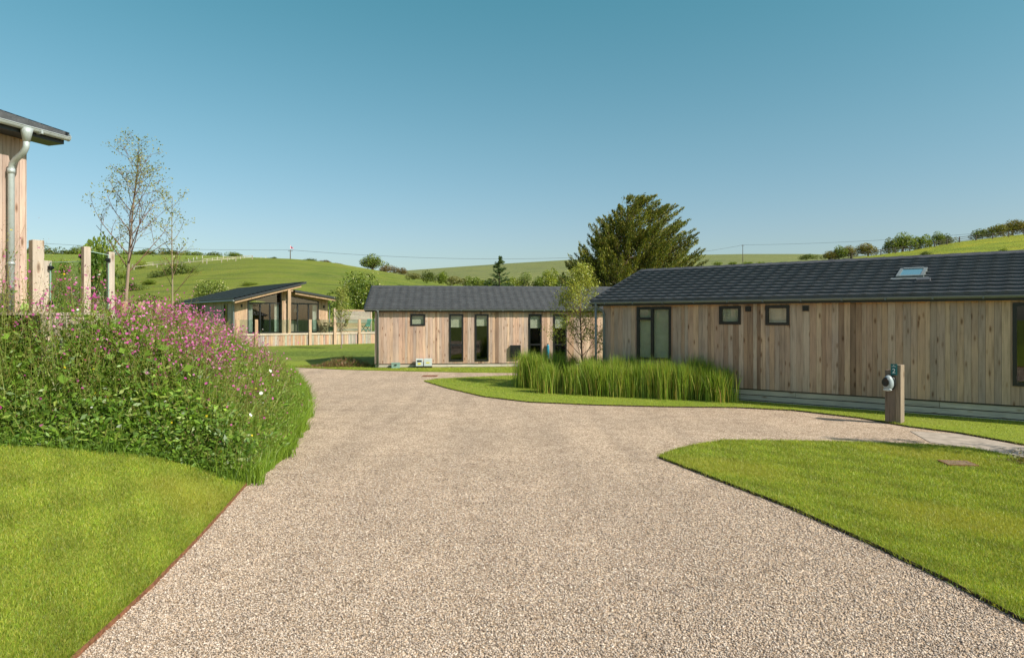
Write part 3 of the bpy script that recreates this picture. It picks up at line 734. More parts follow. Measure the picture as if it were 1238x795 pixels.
# right hill trees behind the fence
G3 = 'trees behind the fence on the right hill'
rt = [(980, 313, 306, 24, 'dark'), (1004, 316, 302, 20, 'treeb'), (1016, 315, 297, 22, 'tree'), (1030, 313, 295, 20, 'treeb'), (1052, 311, 292, 30, 'treeb'), (1078, 306, 286, 20, 'dark'), (1094, 305, 281, 34, 'tree'), (1118, 303, 282, 28, 'mid'), (1134, 300, 280, 18, 'tree'), (1148, 298, 281, 18, 'dark'), (1190, 288, 275, 26, 'dark'), (1208, 287, 268, 28, 'grey'), (1228, 284, 264, 30, 'treeb'), (1262, 282, 258, 40, 'tree')]
rl = ['low dark bush at the foot of the right hill', 'small brownish tree at the left end of the right hill row', 'small green tree second in the right hill row', 'brown-leaved tree third in the right hill row', 'broad brownish tree above the start of the yellow field', 'dark bush left of the broad green tree on the right hill', 'broad green tree in the middle of the right hill row', 'green bush between the broad tree and the last pair', 'green tree of the last pair on the right hill row', 'dark bush ending the right hill row', 'dark bush starting the clump at the right edge', 'grey-green bush inside the clump at the right edge', 'brownish tree in the clump at the right edge', 'tree beyond the right edge of the hill clump']
for (px, b, t, w, kd), l in zip(rt, rl): bush_px(kd, px, b, t-(b-t)*.12, w*1.12, None, l, G3, Y=138)
bush_px('dark', 1121, 309, 302, 15, hC, 'small dark bush alone in the yellow-green field')
bush_px('mid', 1215, 306, 299, 16, hC, 'small green bush low in the yellow-green field at the right')
for px, w in ((886, 14), (904, 16), (920, 12), (946, 10), (868, 14)):
    bush_px('mid', px, 321, 315, w, None, {886: 'low field bush just left of the far utility pole', 904: 'low field bush right of the far utility pole', 920: 'tiny field bush second right of the pole', 946: 'tiny field bush farthest right of the pole', 868: 'low field bush next to the cypress'}[px], 'low bushes below the far ridge', Y=220)
# right-edge tree behind the cabin
young_tree('ash_tree', 20.9, 25.5, 0, 7.3, .1, 24, 2, 5000, .06, DG+MG, spread=.7, start=.3, blen=.30, label='dark leafy tree at the right edge rising behind the long cabin', cat='tree', jit=.16)

# cypress
def cypress():
    t = empty('cypress_tree', (8.7, 55, 0), label='big dark spreading cypress behind the cabin roofs', cat='tree')
    mb = MB(); fm = FM(); random.seed(3)
    mb.tube([(0, 0, 0), (.1, 0, 3), (.3, 0, 6), (.8, 0, 9), (1.3, 0, 11)], [.5, .42, .3, .18, .05], 9, (.09, .065, .045))
    def env(z): return float(np.interp(z, [0, 2, 4, 5.5, 7, 8.5, 10, 11.0, 11.9], [5.8, 6.3, 6.1, 5.8, 5.3, 4.6, 3.7, 2.6, 1.0]))
    for b in range(480):
        az = random.uniform(0, 2*math.pi); zt = random.uniform(.8, 1)*11.7*(random.random()**.75)+.6
        rr = env(zt)*random.uniform(.72, 1.06)
        if random.random() < .09: rr *= 1.18
        tip = Vector((math.cos(az)*rr*(1.1 if math.cos(az) > 0 and zt > 5 else 1.0)+.15*zt, math.sin(az)*rr, zt+random.uniform(-.2, .3)))
        zb = max(.4, zt-rr*random.uniform(.45, .9)); root = Vector((.05*zb, 0, zb))
        mid = root.lerp(tip, .55)+Vector((0, 0, -.12*rr))
        if b % 2 == 0: mb.tube([root, mid, tip], [.07, .045, .01], 4, (.10, .075, .055), caps=False)
        nn = 270; f = R.uniform(.38, 1.0, nn)**.8
        A0, B0, C0 = np.array(root), np.array(mid), np.array(tip)
        ff = f[:, None]; pt = A0*(1-ff)**2+B0*2*ff*(1-ff)*1.0+C0*ff**2
        dirv = unit((C0-B0)[None]*np.ones((nn, 1)))
        wid = (.60*(1.10-f))[:, None]
        pt = pt+R.normal(size=(nn, 3))*wid*np.array([.8, .8, .55])
        tone = random.uniform(.75, 1.25)
        c = pick([(.062,.075,.016),(.088,.10,.022),(.125,.13,.026),(.052,.068,.02),(.115,.10,.035)], nn)*tone
        fm.leaves(pt, R.uniform(.08, .17, nn)*(1.15-.4*f), c, A=dirv+np.array([0, 0, .25]), spread=.7, asp=.30)
    mb.build('trunk', M_BARK, t, smooth=True); fm.build('crown', M_CONIF, parent=t)
cypress()
def spruce():
    y = 105; x = (604-CX)/F*y; t = empty('spruce_tree', (x, y, 2), label='small dark spruce standing above the hedgerow behind the middle cabin', cat='tree')
    mb = MB(); fm = FM(); H = 9.8; mb.tube([(0, 0, 0), (0, 0, H)], [.2, .02], 6, (.08, .06, .04)); mb.build('trunk', M_BARK, t)
    for b in range(90):
        z = H*(1-random.random()**.8*.8); r = (H-z)*.42*random.uniform(.5, 1.2)+.25; a = random.uniform(0, 6.28)
        f = R.random(45)[:, None]; d = np.array([math.cos(a), math.sin(a), .25])
        fm.leaves(np.array([0, 0, z])+f*d*r+R.normal(size=(45, 3))*.1, R.uniform(.14, .3, 45), pick([(.03,.055,.025),(.045,.07,.03)], 45), A=np.tile([d], (45, 1)), spread=.8, asp=.3)
    fm.build('crown', M_CONIF, parent=t)
spruce()

# reed grass clumps
def reed_proto(H):
    fm = FM(); n = 950; r = np.abs(R.normal(size=n))*.18; a = R.uniform(0, 6.28, n)
    P = np.stack([r*np.cos(a), r*np.sin(a), np.zeros(n)], 1)
    fm.blades(P, (R.uniform(.55, 1.0, n)+.16*R.random(n)**3)*H, R.uniform(.007, .014, n), .30, pick([(.08,.155,.018),(.11,.195,.026),(.145,.225,.035),(.055,.11,.02),(.19,.21,.07)], n, .26), segs=4)
    n = 60; r = np.abs(R.normal(size=n))*.2; a = R.uniform(0, 6.28, n)
    fm.blades(np.stack([r*np.cos(a), r*np.sin(a), np.zeros(n)], 1), R.uniform(.2, .6, n)*H, .014, .7, pick([(.26,.20,.09),(.20,.15,.07)], n), segs=3)
    return fm.build('reed_grass', M_BLADE)
rp = [reed_proto(1.0) for _ in range(4)]; used = [False]*4
def reed(x, y, s, label, group):
    i = random.randrange(4); o = rp[i]
    if used[i]: o = rp[i].copy(); COL.objects.link(o)
    used[i] = True
    o.location = (x, y, .03); o.rotation_euler = (0, 0, random.uniform(0, 6.28)); q_ = random.uniform(.85, 1.1); o.scale = (q_, q_, s*random.uniform(.84, 1.1))
    setp(o, label, 'ornamental grass', group)
for k in range(10):
    for r_ in range(3):
        f = (k+.5*(r_ % 2)+.3)/10
        reed(1.75+f*3.75+random.gauss(0, .06)+r_*.2, 19.05-f*1.75+r_*.42+random.gauss(0, .05), random.uniform(.94, 1.08), 'tall green reed grass clump in the long row below the cabin window', 'reed grass of the long row')
for x, y, s in ((.42, 20.9, 1.1), (.82, 20.6, 1.14), (.5, 21.5, 1.2), (1.0, 21.3, 1.2), (1.5, 21.0, 1.15), (1.9, 21.6, 1.15), (1.45, 21.8, 1.2), (2.5, 21.2, 1.1), (3.0, 20.8, 1.1)):
    reed(x, y, s, 'tall green reed grass clump in the left block round the birch', 'reed grass of the left block')
reed(1.05, 19.35, 1.0, 'separate reed grass clump in front of the gap between the two blocks', None)
# low heather-like bed at the middle cabin's left corner
def lowbed():
    fm = FM(); n = 5200; cx, cy = -7.6, 30.1
    x = cx+R.normal(size=n)*.62; y = cy+R.normal(size=n)*.35; e = np.exp(-((x-cx-.3)/1.0)**2)
    p = np.stack([x, y, .03+R.random(n)*.5*e*(.6+.4*np.sin(x*9)*np.cos(y*11))], 1)
    fm.leaves(p, R.uniform(.03, .09, n), pick([(.12,.07,.055),(.08,.055,.04),(.07,.09,.03),(.16,.10,.065),(.09,.12,.03)], n), A=np.tile([[0, 0, 1.0]], (n, 1)), spread=.8, asp=.12)
    fm.build('heather_bush', M_LEAF, loc=(cx, cy, .03), label='low brown heather planting at the left corner of the middle cabin', cat='bush')
lowbed()
def edgebush():
    fm = FM(); n = 2600; cx, cy = 7.75, 9.75
    x = cx+R.normal(size=n)*.28; y = cy+R.normal(size=n)*.2; p = np.stack([x, y, .03+R.random(n)*.20*np.exp(-((x-cx)/.5)**2)], 1)
    fm.leaves(p, R.uniform(.012, .028, n), pick([(.06,.09,.03),(.10,.13,.04),(.09,.07,.05),(.14,.12,.09)], n), asp=.4)
    fm.build('heather_bush', M_LEAF, loc=(cx, cy, .03), label='scrubby little plant beside the paved path at the right edge', cat='bush')
edgebush()

# ---------------------------------------------------------------- cabins
PAL = [(.54,.355,.265),(.60,.41,.30),(.52,.36,.275),(.46,.335,.275),(.62,.44,.325),(.44,.28,.20),(.53,.385,.31),(.44,.325,.27),(.56,.37,.26),(.51,.39,.325),(.33,.21,.15)]
GREY = [(.58,.52,.44),(.50,.45,.38),(.62,.56,.48),(.53,.47,.40)]
def boards(mb, x0, x1, z0, z1, y, openings, bw=.125, th=.02, top=None, pal=PAL, vary=.07, seed=0, fresh=False):
    """vertical boards standing proud of y; top(x) optional roofline"""
    rnd = random.Random(seed); x = x0
    while x < x1-1e-4:
        w = min(bw*rnd.choice([.75, 1, 1, 1.2]), x1-x); c = rnd.choice(pal); g = 1+rnd.gauss(0, vary); c = tuple(v*g+rnd.random()*.004 for v in c)
        yo = y-th-rnd.random()*.005; cuts = sorted({x, x+w-.004}|{e for o in openings for e in (o[0], o[1]) if x < e < x+w-.004})
        for a, b in zip(cuts[:-1], cuts[1:]):
            m = (a+b)/2; zt = z1 if top is None else top(m); ivs = [(z0-rnd.random()*.0, zt)]
            for o in openings:
                if o[0] <= m <= o[1]:
                    nv = []
                    for p, q in ivs:
                        if o[3] <= p or o[2] >= q: nv.append((p, q)); continue
                        if p < o[2]: nv.append((p, o[2]))
                        if q > o[3]: nv.append((o[3], q))
                    ivs = nv
            for p, q in ivs:
                if fresh and top is None and abs(q-zt) < 1e-6 and q-p > .2:
                    fr_ = rnd.uniform(.06, .11); mb.box(a, b, yo, y, q-fr_, q, (c[0]*1.22, c[1]*.98, c[2]*.72)); q = q-fr_
                if q-p > .004:
                    if top is None: mb.box(a, b, yo, y, p, q, c)
                    else:
                        qa, qb = (top(a), top(b)) if abs(q-zt) < 1e-6 else (q, q)
                        mb.add([(a,yo,p),(b,yo,p),(b,y,p),(a,y,p),(a,yo,qa),(b,yo,qb),(b,y,qb),(a,y,qa)], [(0,3,2,1),(4,5,6,7),(0,1,5,4),(1,2,6,5),(2,3,7,6),(3,0,4,7)], c)
        x += w
def core_wall(mb, x0, x1, z0, z1, y0, y1, openings, col=(.05, .04, .035)):
    xs = sorted({x0, x1}|{e for o in openings for e in o[:2]})
    for a, b in zip(xs[:-1], xs[1:]):
        m = (a+b)/2; ivs = [(z0, z1)]
        for o in openings:
            if o[0] <= m <= o[1]:
                nv = []
                for p, q in ivs:
                    if p < o[2]: nv.append((p, o[2]))
                    if q > o[3]: nv.append((o[3], q))
                ivs = nv
        for p, q in ivs: mb.box(a, b, y0, y1, p, q, col)
def frame(parent, o, bars=(), depth=.05, fw=.072, y=-.02, blind=False, half=None):
    x0, x1, z0, z1 = o; mb = MB()
    ya, yb = y-.028, y+depth
    mb.box(x0, x0+fw, ya, yb, z0, z1); mb.box(x1-fw, x1, ya, yb, z0, z1)
    mb.box(x0+fw, x1-fw, ya, yb, z0, z0+fw); mb.box(x0+fw, x1-fw, ya, yb, z1-fw, z1)
    for kind, p, a, b in bars:
        if kind == 'v': mb.box(p-fw/2, p+fw/2, ya-.003, yb-.003, a, b)
        else: mb.box(a, b, ya-.006, yb-.006, p-fw/2, p+fw/2)
    w = mb.build('window', M_BLACK, parent)
    g = MB(); g.box(x0+fw*.6, x1-fw*.6, y+.012, y+.018, z0+fw*.6, z1-fw*.6).build('pane', M_GLASS, w)
    if blind:
        s = MB(); z = z0+fw
        zb = z0+fw if half is None else z1-(z1-z0)*half
        z = zb
        while z < z1-fw:
            s.box(x0+fw*.5, x1-fw*.5, y+.065, y+.085, z, z+.027); z += .031
        s.build('blind', M_BLIND, w)
    return w
def tiles(mb, x0, x1, run, z_e, slope, course=.27, y0=-.3, wav=.004, step=.06, du=.045):
    """tiled slope from the eave (y0) up to y=run; wavy courses with a drop at each lower edge"""
    ny = int(math.ceil((run-y0)/course)); course = (run-y0)/ny; nx = int((x1-x0)/du); xs = np.linspace(x0, x1, nx+1)
    rowsY = []; rowsO = []
    for c in range(ny):
        ya = y0+c*course
        rowsY += [ya, ya+.004, ya+course*.5, ya+course*.995]; rowsO += [-.012, step, step*.5, 0]
    rowsY.append(run); rowsO.append(.0)
    prof = .5+.5*np.cos(2*np.pi*xs/.33); prof = prof**1.6
    V = []; 
    for k, (yy, oo) in enumerate(zip(rowsY, rowsO)):
        z = z_e+(yy-y0)*slope+oo+(wav*2.0*prof if oo >= 0 else wav*2.0*prof*.2)
        V += [(float(a), yy-(.012*float(p_) if oo == step else 0), float(b)) for a, b, p_ in zip(xs, z, prof)]
    n = len(xs); fs = []
    for k in range(len(rowsY)-1):
        for i in range(n-1): fs.append((k*n+i, k*n+i+1, (k+1)*n+i+1, (k+1)*n+i))
    mb.add(V, fs)
def gutter(parent, x0, x1, y, z, r, mat, brackets=True):
    mb = MB(); n = 9; vs = []; t = .006
    for x in (x0, x1):
        for rr in (r, r-t):
            for k in range(n): a = math.pi+math.pi*k/(n-1); vs.append((x, y+rr*math.cos(a), z+rr*math.sin(a)))
    fs = []
    for k in range(n-1):
        fs.append((k, k+1, 2*n+k+1, 2*n+k)); fs.append((n+k, 3*n+k, 3*n+k+1, n+k+1))
    fs += [(0, 2*n, 3*n, n), (n-1, 2*n-1, 4*n-1, 3*n-1)]
    mb.add(vs, fs)
    for x in (x0, x1-.006):
        mb.tube([(x, y, z-.0), (x+.006, y, z)], r+.004, 14)
    mb.tube([(x0, y-r, z), (x1, y-r, z)], .008, 6)
    if brackets:
        x = x0+.5
        while x < x1:
            mb.box(x, x+.03, y-r-.006, y+r, z-r-.006, z-r*.2); x += .9
    return mb.build('gutter', mat, parent)

def cabin(name, label, loc, rz, L, D, zb, zf, ze, zr, ops, gm, skirt=True, over=.22, oe=.3, seed=1, wins=(), back=True, brackets=True):
    t = empty(name, loc, rz, label=label, cat='cabin')
    wt = ze-.06; slope = (zr-ze)/(D/2+over)
    mb = MB(); core_wall(mb, 0, L, zf, wt, 0, .09, ops); core_wall(mb, 0, L, zf, wt, D-.09, D, [])
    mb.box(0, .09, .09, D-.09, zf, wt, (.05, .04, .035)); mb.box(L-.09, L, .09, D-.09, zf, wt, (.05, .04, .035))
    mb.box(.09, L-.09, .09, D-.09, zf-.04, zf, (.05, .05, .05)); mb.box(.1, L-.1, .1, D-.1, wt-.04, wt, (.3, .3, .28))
    for o in ():
        pass
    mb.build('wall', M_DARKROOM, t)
    mb = MB(); boards(mb, -.02, L+.02, zf, wt, 0, ops, seed=seed, fresh=True); mb.build('cladding', M_CLAD, t)
    # gable ends and rear: boards too
    def gtop(m): return wt+.02+slope*min(m, D-m)
    for xx, sgn in ((0, 1), (L, -1)):
        g = MB(); boards(g, .0, D, zf, wt, 0, [], top=gtop, seed=seed+5+sgn)
        M_ = Matrix.Translation((xx, 0, 0)) @ Matrix.Rotation(math.radians(90*sgn*-1), 4, 'Z') if sgn == 1 else Matrix.Translation((xx, 0, 0)) @ Matrix.Rotation(math.radians(90), 4, 'Z')
        vs = []
        for v in g.v:
            # local (s, y, z): s runs along depth
            x_ = xx+(v[1] if sgn == 1 else -v[1]); vs.append((x_, v[0], v[2]))
        g2 = MB(); g2.v = vs; g2.c = g.c; g2.f = [tuple(reversed(f)) for f in g.f] if sgn == 1 else g.f
        g2.build('gable_cladding', M_CLAD, t)
    g = MB(); boards(g, 0, L, zf, wt, 0, [], seed=seed+9); g.v = [(v[0], D-v[1], v[2]) for v in g.v]; g.f = [tuple(reversed(f)) for f in g.f]
    g.build('rear_cladding', M_CLAD, t)
    # dark shadow gap trim + skirting boards
    mb = MB(); mb.box(-.025, L+.025, -.03, .0, zf-.028, zf-.002); mb.build('drip_trim', M_BLACK, t)
    mb = MB(); rnd = random.Random(seed); z = zf-.03; h = .135
    while z > zb-.05:
        x = 0.0
        while x < L:
            w = min(rnd.uniform(2.2, 4.2), L-x); c = rnd.choice(GREY); g_ = 1+rnd.gauss(0, .08)
            mb.box(x, x+w-.008, -.018-rnd.random()*.004, .02, z-h+.02, z, tuple(v*g_+rnd.random()*.003 for v in c)); x += w
        z -= h
    mb.build('skirting', M_SKIRT, t)
    mb = MB(); mb.box(.02, L-.02, .021, D-.02, zb-.1, zf-.04); mb.build('plinth', M_DARKROOM, t)
    # roof
    mb = MB(); tiles(mb, -oe, L+oe, D/2, ze, slope, y0=-over)
    k0 = len(mb.v); mb2 = MB(); tiles(mb2, -oe, L+oe, D/2, ze, slope, y0=-over, du=.2)
    mb.add([(v[0], D-v[1], v[2]) for v in mb2.v], [tuple(reversed(f)) for f in mb2.f])
    mb.build('roof', M_ROOF, t)
    mb = MB(); yy = D/2; n = 12; zc = zr+.025
    x = -oe-.02
    while x < L+oe:
        x2 = min(x+.42, L+oe+.02)
        mb.add([(x, yy-.13, zc-.045), (x, yy, zc+.03), (x, yy+.13, zc-.045), (x2, yy-.13, zc-.035), (x2, yy, zc+.04), (x2, yy+.13, zc-.035)], [(0, 3, 4, 1), (1, 4, 5, 2), (0, 1, 2), (3, 5, 4)]); x = x2
    mb.build('ridge_cap', M_ROOF, t)
    # verge trims, fascia, soffit, roof underside
    for xx in (-oe-.035, L+oe+.003):
        mb = MB()
        for s in (0, 1):
            a = (xx+.016, -over-.02 if s == 0 else D+over+.02, ze+.0); b = (xx+.016, D/2+(.01 if s == 0 else -.01), zr+.015)
            mb.bar(a, b, .04, .11)
        mb.build('verge', M_FASCIA, t)
    mb = MB(); mb.box(-oe, L+oe, -over+.03, -over+.055, ze-.13, ze-.012); mb.box(-oe, L+oe, D+over-.055, D+over-.03, ze-.13, ze-.012)
    mb.box(-oe, L+oe, -over+.056, -.03, ze-.13, ze-.11)
    mb.build('fascia', M_FASCIA, t)
    mb = MB(); mb.add([(-oe, -over+.05, ze-.03), (L+oe, -over+.05, ze-.03), (L+oe, D/2, zr-.05), (-oe, D/2, zr-.05), (L+oe, D+over-.05, ze-.03), (-oe, D+over-.05, ze-.03)], [(0, 3, 2, 1), (3, 5, 4, 2)])
    mb.build('roof_underside', M_FASCIA, t)
    gutter(t, -oe-.03, L+oe+.03, -over-.03, ze-.03, .052, gm, brackets)
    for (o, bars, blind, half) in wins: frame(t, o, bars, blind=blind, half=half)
    return t

def room_backs(t, spots, y=.8):
    pass

# right long cabin
opR = [(1.08, 2.13, .97, 2.45), (3.48, 4.05, 1.97, 2.445), (4.67, 5.25, 1.955, 2.45), (9.66, 11.0, .74, 2.44)]
RC = cabin('timber_cabin', 'long timber clad cabin at the right with skylight in its dark tiled roof', (2.7, 20, 0), math.atan2(-.621, .784), 14.0, 6.0, 0, .345, 2.62, 3.70, opR, M_GUTTER, seed=3,
    wins=[(opR[0], [('v', 1.56, .97, 2.45), ('h', 2.12, 1.08, 1.56)], True, None), (opR[1], [], True, .9), (opR[2], [], True, .9), (opR[3], [('v', 10.4, .74, 2.44)], False, None)])
for (a, b) in ((4.17, 4.31), (5.56, 5.70)):
    mb = MB(); mb.box(a, b, -.06, -.022, 2.30, 2.43)
    for q in range(4): mb.box(a+.01, b-.01, -.075, -.058, 2.315+q*.028, 2.33+q*.028)
    mb.build('wall_vent', M_BLACK, RC)
mb = MB(); yv = -.27
mb.tube([(-.12, yv, 2.56), (-.12, yv, 2.48), (-.10, -.20, 2.42), (.0, -.085, 2.34), (.035, -.07, 2.26), (.035, -.07, .2)], .036, 10)
for z in (2.2, 1.4, .6): mb.tube([(.035, -.07, z), (.035, -.07, z+.04)], .044, 10)
mb.build('downpipe', M_GUTTER, RC, smooth=True)
mb = MB(); mb.tube([(-.13, -.25, 2.55), (-.13, -.25, .05)], .034, 10); 
mb.build('downpipe', M_GUTTER, RC, smooth=True)
# skylight on its roof
sl = (3.70-2.62)/(3.0+.22)
def on_roof(u, s, h): 
    nrm = math.sqrt(1+sl*sl); return (u, s-h*sl/nrm, 2.62+(s+.22)*sl+h/nrm)
mb = MB(); gl = MB()
def quadbox(mb, u0, u1, s0, s1, h0, h1):
    vs = [on_roof(u0, s0, h0), on_roof(u1, s0, h0), on_roof(u1, s1, h0), on_roof(u0, s1, h0), on_roof(u0, s0, h1), on_roof(u1, s0, h1), on_roof(u1, s1, h1), on_roof(u0, s1, h1)]
    mb.add(vs, [(0,3,2,1),(4,5,6,7),(0,1,5,4),(1,2,6,5),(2,3,7,6),(3,0,4,7)])
u0, u1, s0, s1 = 7.38, 7.95, 1.05, 1.72
quadbox(mb, u0, u0+.07, s0, s1, .0, .09); quadbox(mb, u1-.07, u1, s0, s1, .0, .09); quadbox(mb, u0+.07, u1-.07, s0, s0+.07, 0, .088); quadbox(mb, u0+.07, u1-.07, s1-.09, s1, 0, .1)
quadbox(mb, u0-.1, u1+.1, s0-.16, s0, .03, .045)
sk = mb.build('skylight', M_GUTTER, RC); quadbox(gl, u0+.05, u1-.05, s0+.05, s1-.08, .07, .08)
def m_skyglass():
    m, nt, out = newmat('skylight_glass'); principled(nt, out, (.10, .22, .28), .03, 0, 1.0); return m
gl.build('pane', m_skyglass(), sk)
mb = MB(); quadbox(mb, 7.85, 8.12, .68, .86, .02, .09); quadbox(mb, 7.82, 8.15, .62, .68, .02, .06); mb.build('roof_vent', M_ROOF, RC)

# middle cabin
opM = [(1.49, 2.12, 1.83, 2.33), (3.15, 3.76, .29, 2.33), (4.26, 4.86, .29, 2.33), (6.61, 7.19, .3, 2.33), (7.71, 8.3, .3, 2.33)]
MC = cabin('timber_cabin', 'middle timber clad cabin facing the drive with narrow tall windows', (-5.85, 29.2, 0), math.radians(6), 12.0, 6.0, 0, .2, 2.55, 3.64, opM, M_GUTTER, seed=14, over=.18, oe=.42,
    wins=[(opM[0], [], True, .95), (opM[1], [('h', 1.0, 3.15, 3.76)], True, .28), (opM[2], [], True, .25), (opM[3], [('h', 1.0, 6.61, 7.19)], True, .3), (opM[4], [('h', 1.0, 7.71, 8.3)], True, .3)])
mb = MB(); mb.tube([(.12, -.21, 2.5), (.12, -.21, 2.42), (.12, -.08, 2.3), (.12, -.07, .08)], .036, 10)
mb.build('downpipe', M_GUTTER, MC, smooth=True)
mb = MB(); mb.box(5.81, 6.25, -.16, -.024, .44, .98); mb.box(5.83, 6.23, -.18, -.16, .5, .56); mb.box(5.83, 6.23, -.18, -.16, .62, .68); mb.box(5.83, 6.23, -.18, -.16, .74, .80)
mb.build('wall_vent', M_BLACK, MC)
Mm = Matrix.Translation((-5.85, 29.2, 0)) @ Matrix.Rotation(math.radians(6), 4, 'Z')
def at_mid(u, y, z=0.03):
    v = Mm @ Vector((u, y, 0)); return (v.x, v.y, z)
t = empty('meter_box', at_mid(2.05, -.22), math.radians(6), label='pale grey double meter box on short legs at the middle cabin wall', cat='utility box')
MB().box(-.32, -.015, -.09, .09, .08, .40).build('door', M_WHITE, t, bevel=.008)
MB().box(.015, .36, -.09, .09, .08, .40).build('door', M_WHITE, t, bevel=.008)
MB().box(-.33, .37, -.07, .09, 0, .079).build('base', M_BLACK, t)
mb = MB(); mb.box(-.27, -.07, -.096, -.091, .26, .33); mb.build('vent', M_BLACK, t)
MB().box(-.24, -.11, -.096, -.091, .15, .22).build('label_plate', M_YELLOW, t); MB().box(.12, .26, -.096, -.091, .2, .25).build('label_plate', M_YELLOW, t)
t = empty('water_box', at_mid(.88, -.22), math.radians(6), label='low pale green utility box left of the meter box', cat='utility box')
mb = MB(); mb.box(-.18, .18, -.1, .1, 0, .2); mb.box(-.195, .195, -.115, .115, .2, .23); mb.build('case', M_GREENBOX, t, bevel=.01)
MB().box(-.05, .05, -.13, -.116, .12, .16).build('latch', M_BLACK, t)
# blue item between the two right windows
t = empty('water_butt', at_mid(7.45, -.12), math.radians(6), label='small blue canister standing between the two right windows of the middle cabin', cat='canister')
M_BLUE = m_plain('blue_plastic', (.03, .22, .34), .4)
mb = MB(); mb.tube([(0, 0, 0), (0, 0, .02), (0, 0, .93), (0, 0, .97)], [.05, .065, .065, .04], 14); mb.build('drum', M_BLUE, t, smooth=False)
mb = MB(); mb.tube([(0, 0, .97), (0, 0, 1.02)], .025, 10); mb.build('cap', M_BLACK, t)

# near left cabin (only its eave corner is in view)
r1 = math.atan2(.95, .312)
LCn = cabin('timber_cabin', 'near cabin corner at the left edge with zinc gutter and downpipe', (-7.36-6.5*.312, 10.3-6.5*.95, 0), r1, 6.5, 5.0, 1.0, 2.05, 4.93, 5.9, [], M_ZINC, seed=8, over=.38, oe=.36)
mb = MB(); u = 6.5-.33
mb.tube([(u+.06, -.41, 4.87), (u+.06, -.41, 4.80), (u+.06, -.41, 4.68)], [.085, .07, .045], 14)
mb.tube([(u+.06, -.41, 4.70), (u+.06, -.40, 4.60), (u+.06, -.35, 4.53), (u+.06, -.20, 4.44), (u+.06, -.12, 4.38), (u+.06, -.10, 4.30), (u+.06, -.10, 1.6)], .043, 14)
mb.tube([(u+.06, -.10, 4.24), (u+.06, -.10, 4.31)], .051, 14)
mb.tube([(u+.06, -.10, 2.9), (u+.06, -.10, 2.94)], .051, 14)
mb.build('downpipe', M_ZINC, LCn, smooth=True)

# balustrade of the near deck --------------------------------------------------
TP = [(.52, .43, .35), (.55, .46, .38), (.48, .41, .34)]
def square_post(name, x, y, z0, z1, w, rz, label, cat='post', mat=None, col=None, group=None, chamfer=True):
    t = MB(); c = col or random.choice(TP)
    t.box(-w/2, w/2, -w/2, w/2, 0, z1-z0, c)
    o = t.build(name, mat or M_TIMB, bevel=.006, label=label, cat=cat, group=group); o.location = (x, y, z0); o.rotation_euler = (0, 0, rz); return o
p1 = (-6.62, 9.5); p2 = (-7.25, 10.62); p3 = (-6.46, 10.35); p4 = (-6.56, 11.15)
DK = empty('deck', (-7.2, 11, 1.3), label='raised timber deck edge behind the wildflowers at the left', cat='deck')
def deckpoly():
    mb = MB(); A = [(-6.45-.0, 9.35), (-6.42, 10.45), (-6.55, 11.35), (-8.3, 12.98), (-10.4, 12.6), (-7.25, 10.5), (-7.7, 9.3)]
    n = len(A); o = (-7.2, 11, 1.3)
    mb.add([(x-o[0], y-o[1], 2.20-o[2]) for x, y in A]+[(x-o[0], y-o[1], 2.16-o[2]) for x, y in A], [tuple(range(n))]+[(i, i+n, (i+1) % n+n, (i+1) % n) for i in range(n)], (.5, .42, .34))
    mb.build('deck_floor', M_TIMB, DK)
    mb = MB()
    for (a, b) in zip(A[:4], A[1:5]):
        L = math.hypot(b[0]-a[0], b[1]-a[1]); k = int(L/.11)
        for q in range(k):
            f0, f1 = q/k, (q+.93)/k
            mb.bar((a[0]+(b[0]-a[0])*f0-o[0], a[1]+(b[1]-a[1])*f0-o[1], .36), (a[0]+(b[0]-a[0])*f1-o[0], a[1]+(b[1]-a[1])*f1-o[1], .36), .022, .98, random.choice(TP))
    mb.build('deck_skirt', M_TIMB, DK)
deckpoly()
def bal(name, x, y, z1, w, rz, label, clamps, to=None):
    w *= .84; t = empty(name, (x, y, 1.25), rz, label=label, cat='post', group='balustrade posts of the near deck')
    MB().box(-w/2, w/2, -w/2, w/2, 0, z1-1.25, random.choice(TP)).build('shaft', M_TIMB, t, bevel=.006)
    for q in to or []:
        d = Vector((q[0]-x, q[1]-y)).normalized(); lx = d.x*math.cos(rz)+d.y*math.sin(rz); ly = -d.x*math.sin(rz)+d.y*math.cos(rz)
        for cz in clamps:
            mb = MB(); a = Vector((lx*w*.5, ly*w*.5, cz-1.25)); b = Vector((lx*(w*.5+.055), ly*(w*.5+.055), cz-1.25)); mb.bar(a, b, .045, .06); mb.tube([b-Vector((-ly, lx, 0))*.035, b+Vector((-ly, lx, 0))*.035], .018, 10); mb.build('clamp', M_BLACK, t)
bal('balustrade_post', p1[0], p1[1], 3.20, .17, .95, 'thick pale timber post nearest the left cabin corner', [])
bal('balustrade_post', p2[0], p2[1], 3.01, .14, .95, 'shorter timber post half hidden behind the thick one', [2.90, 2.36], [p3])
bal('balustrade_post', p3[0], p3[1], 3.20, .115, .95, 'timber post between the wide and the narrow glass panel', [3.05, 2.40], [p2])
bal('balustrade_post', p4[0], p4[1], 3.20, .11, .95, 'timber post at the right end of the glass balustrade', [3.06, 2.40], [p3])
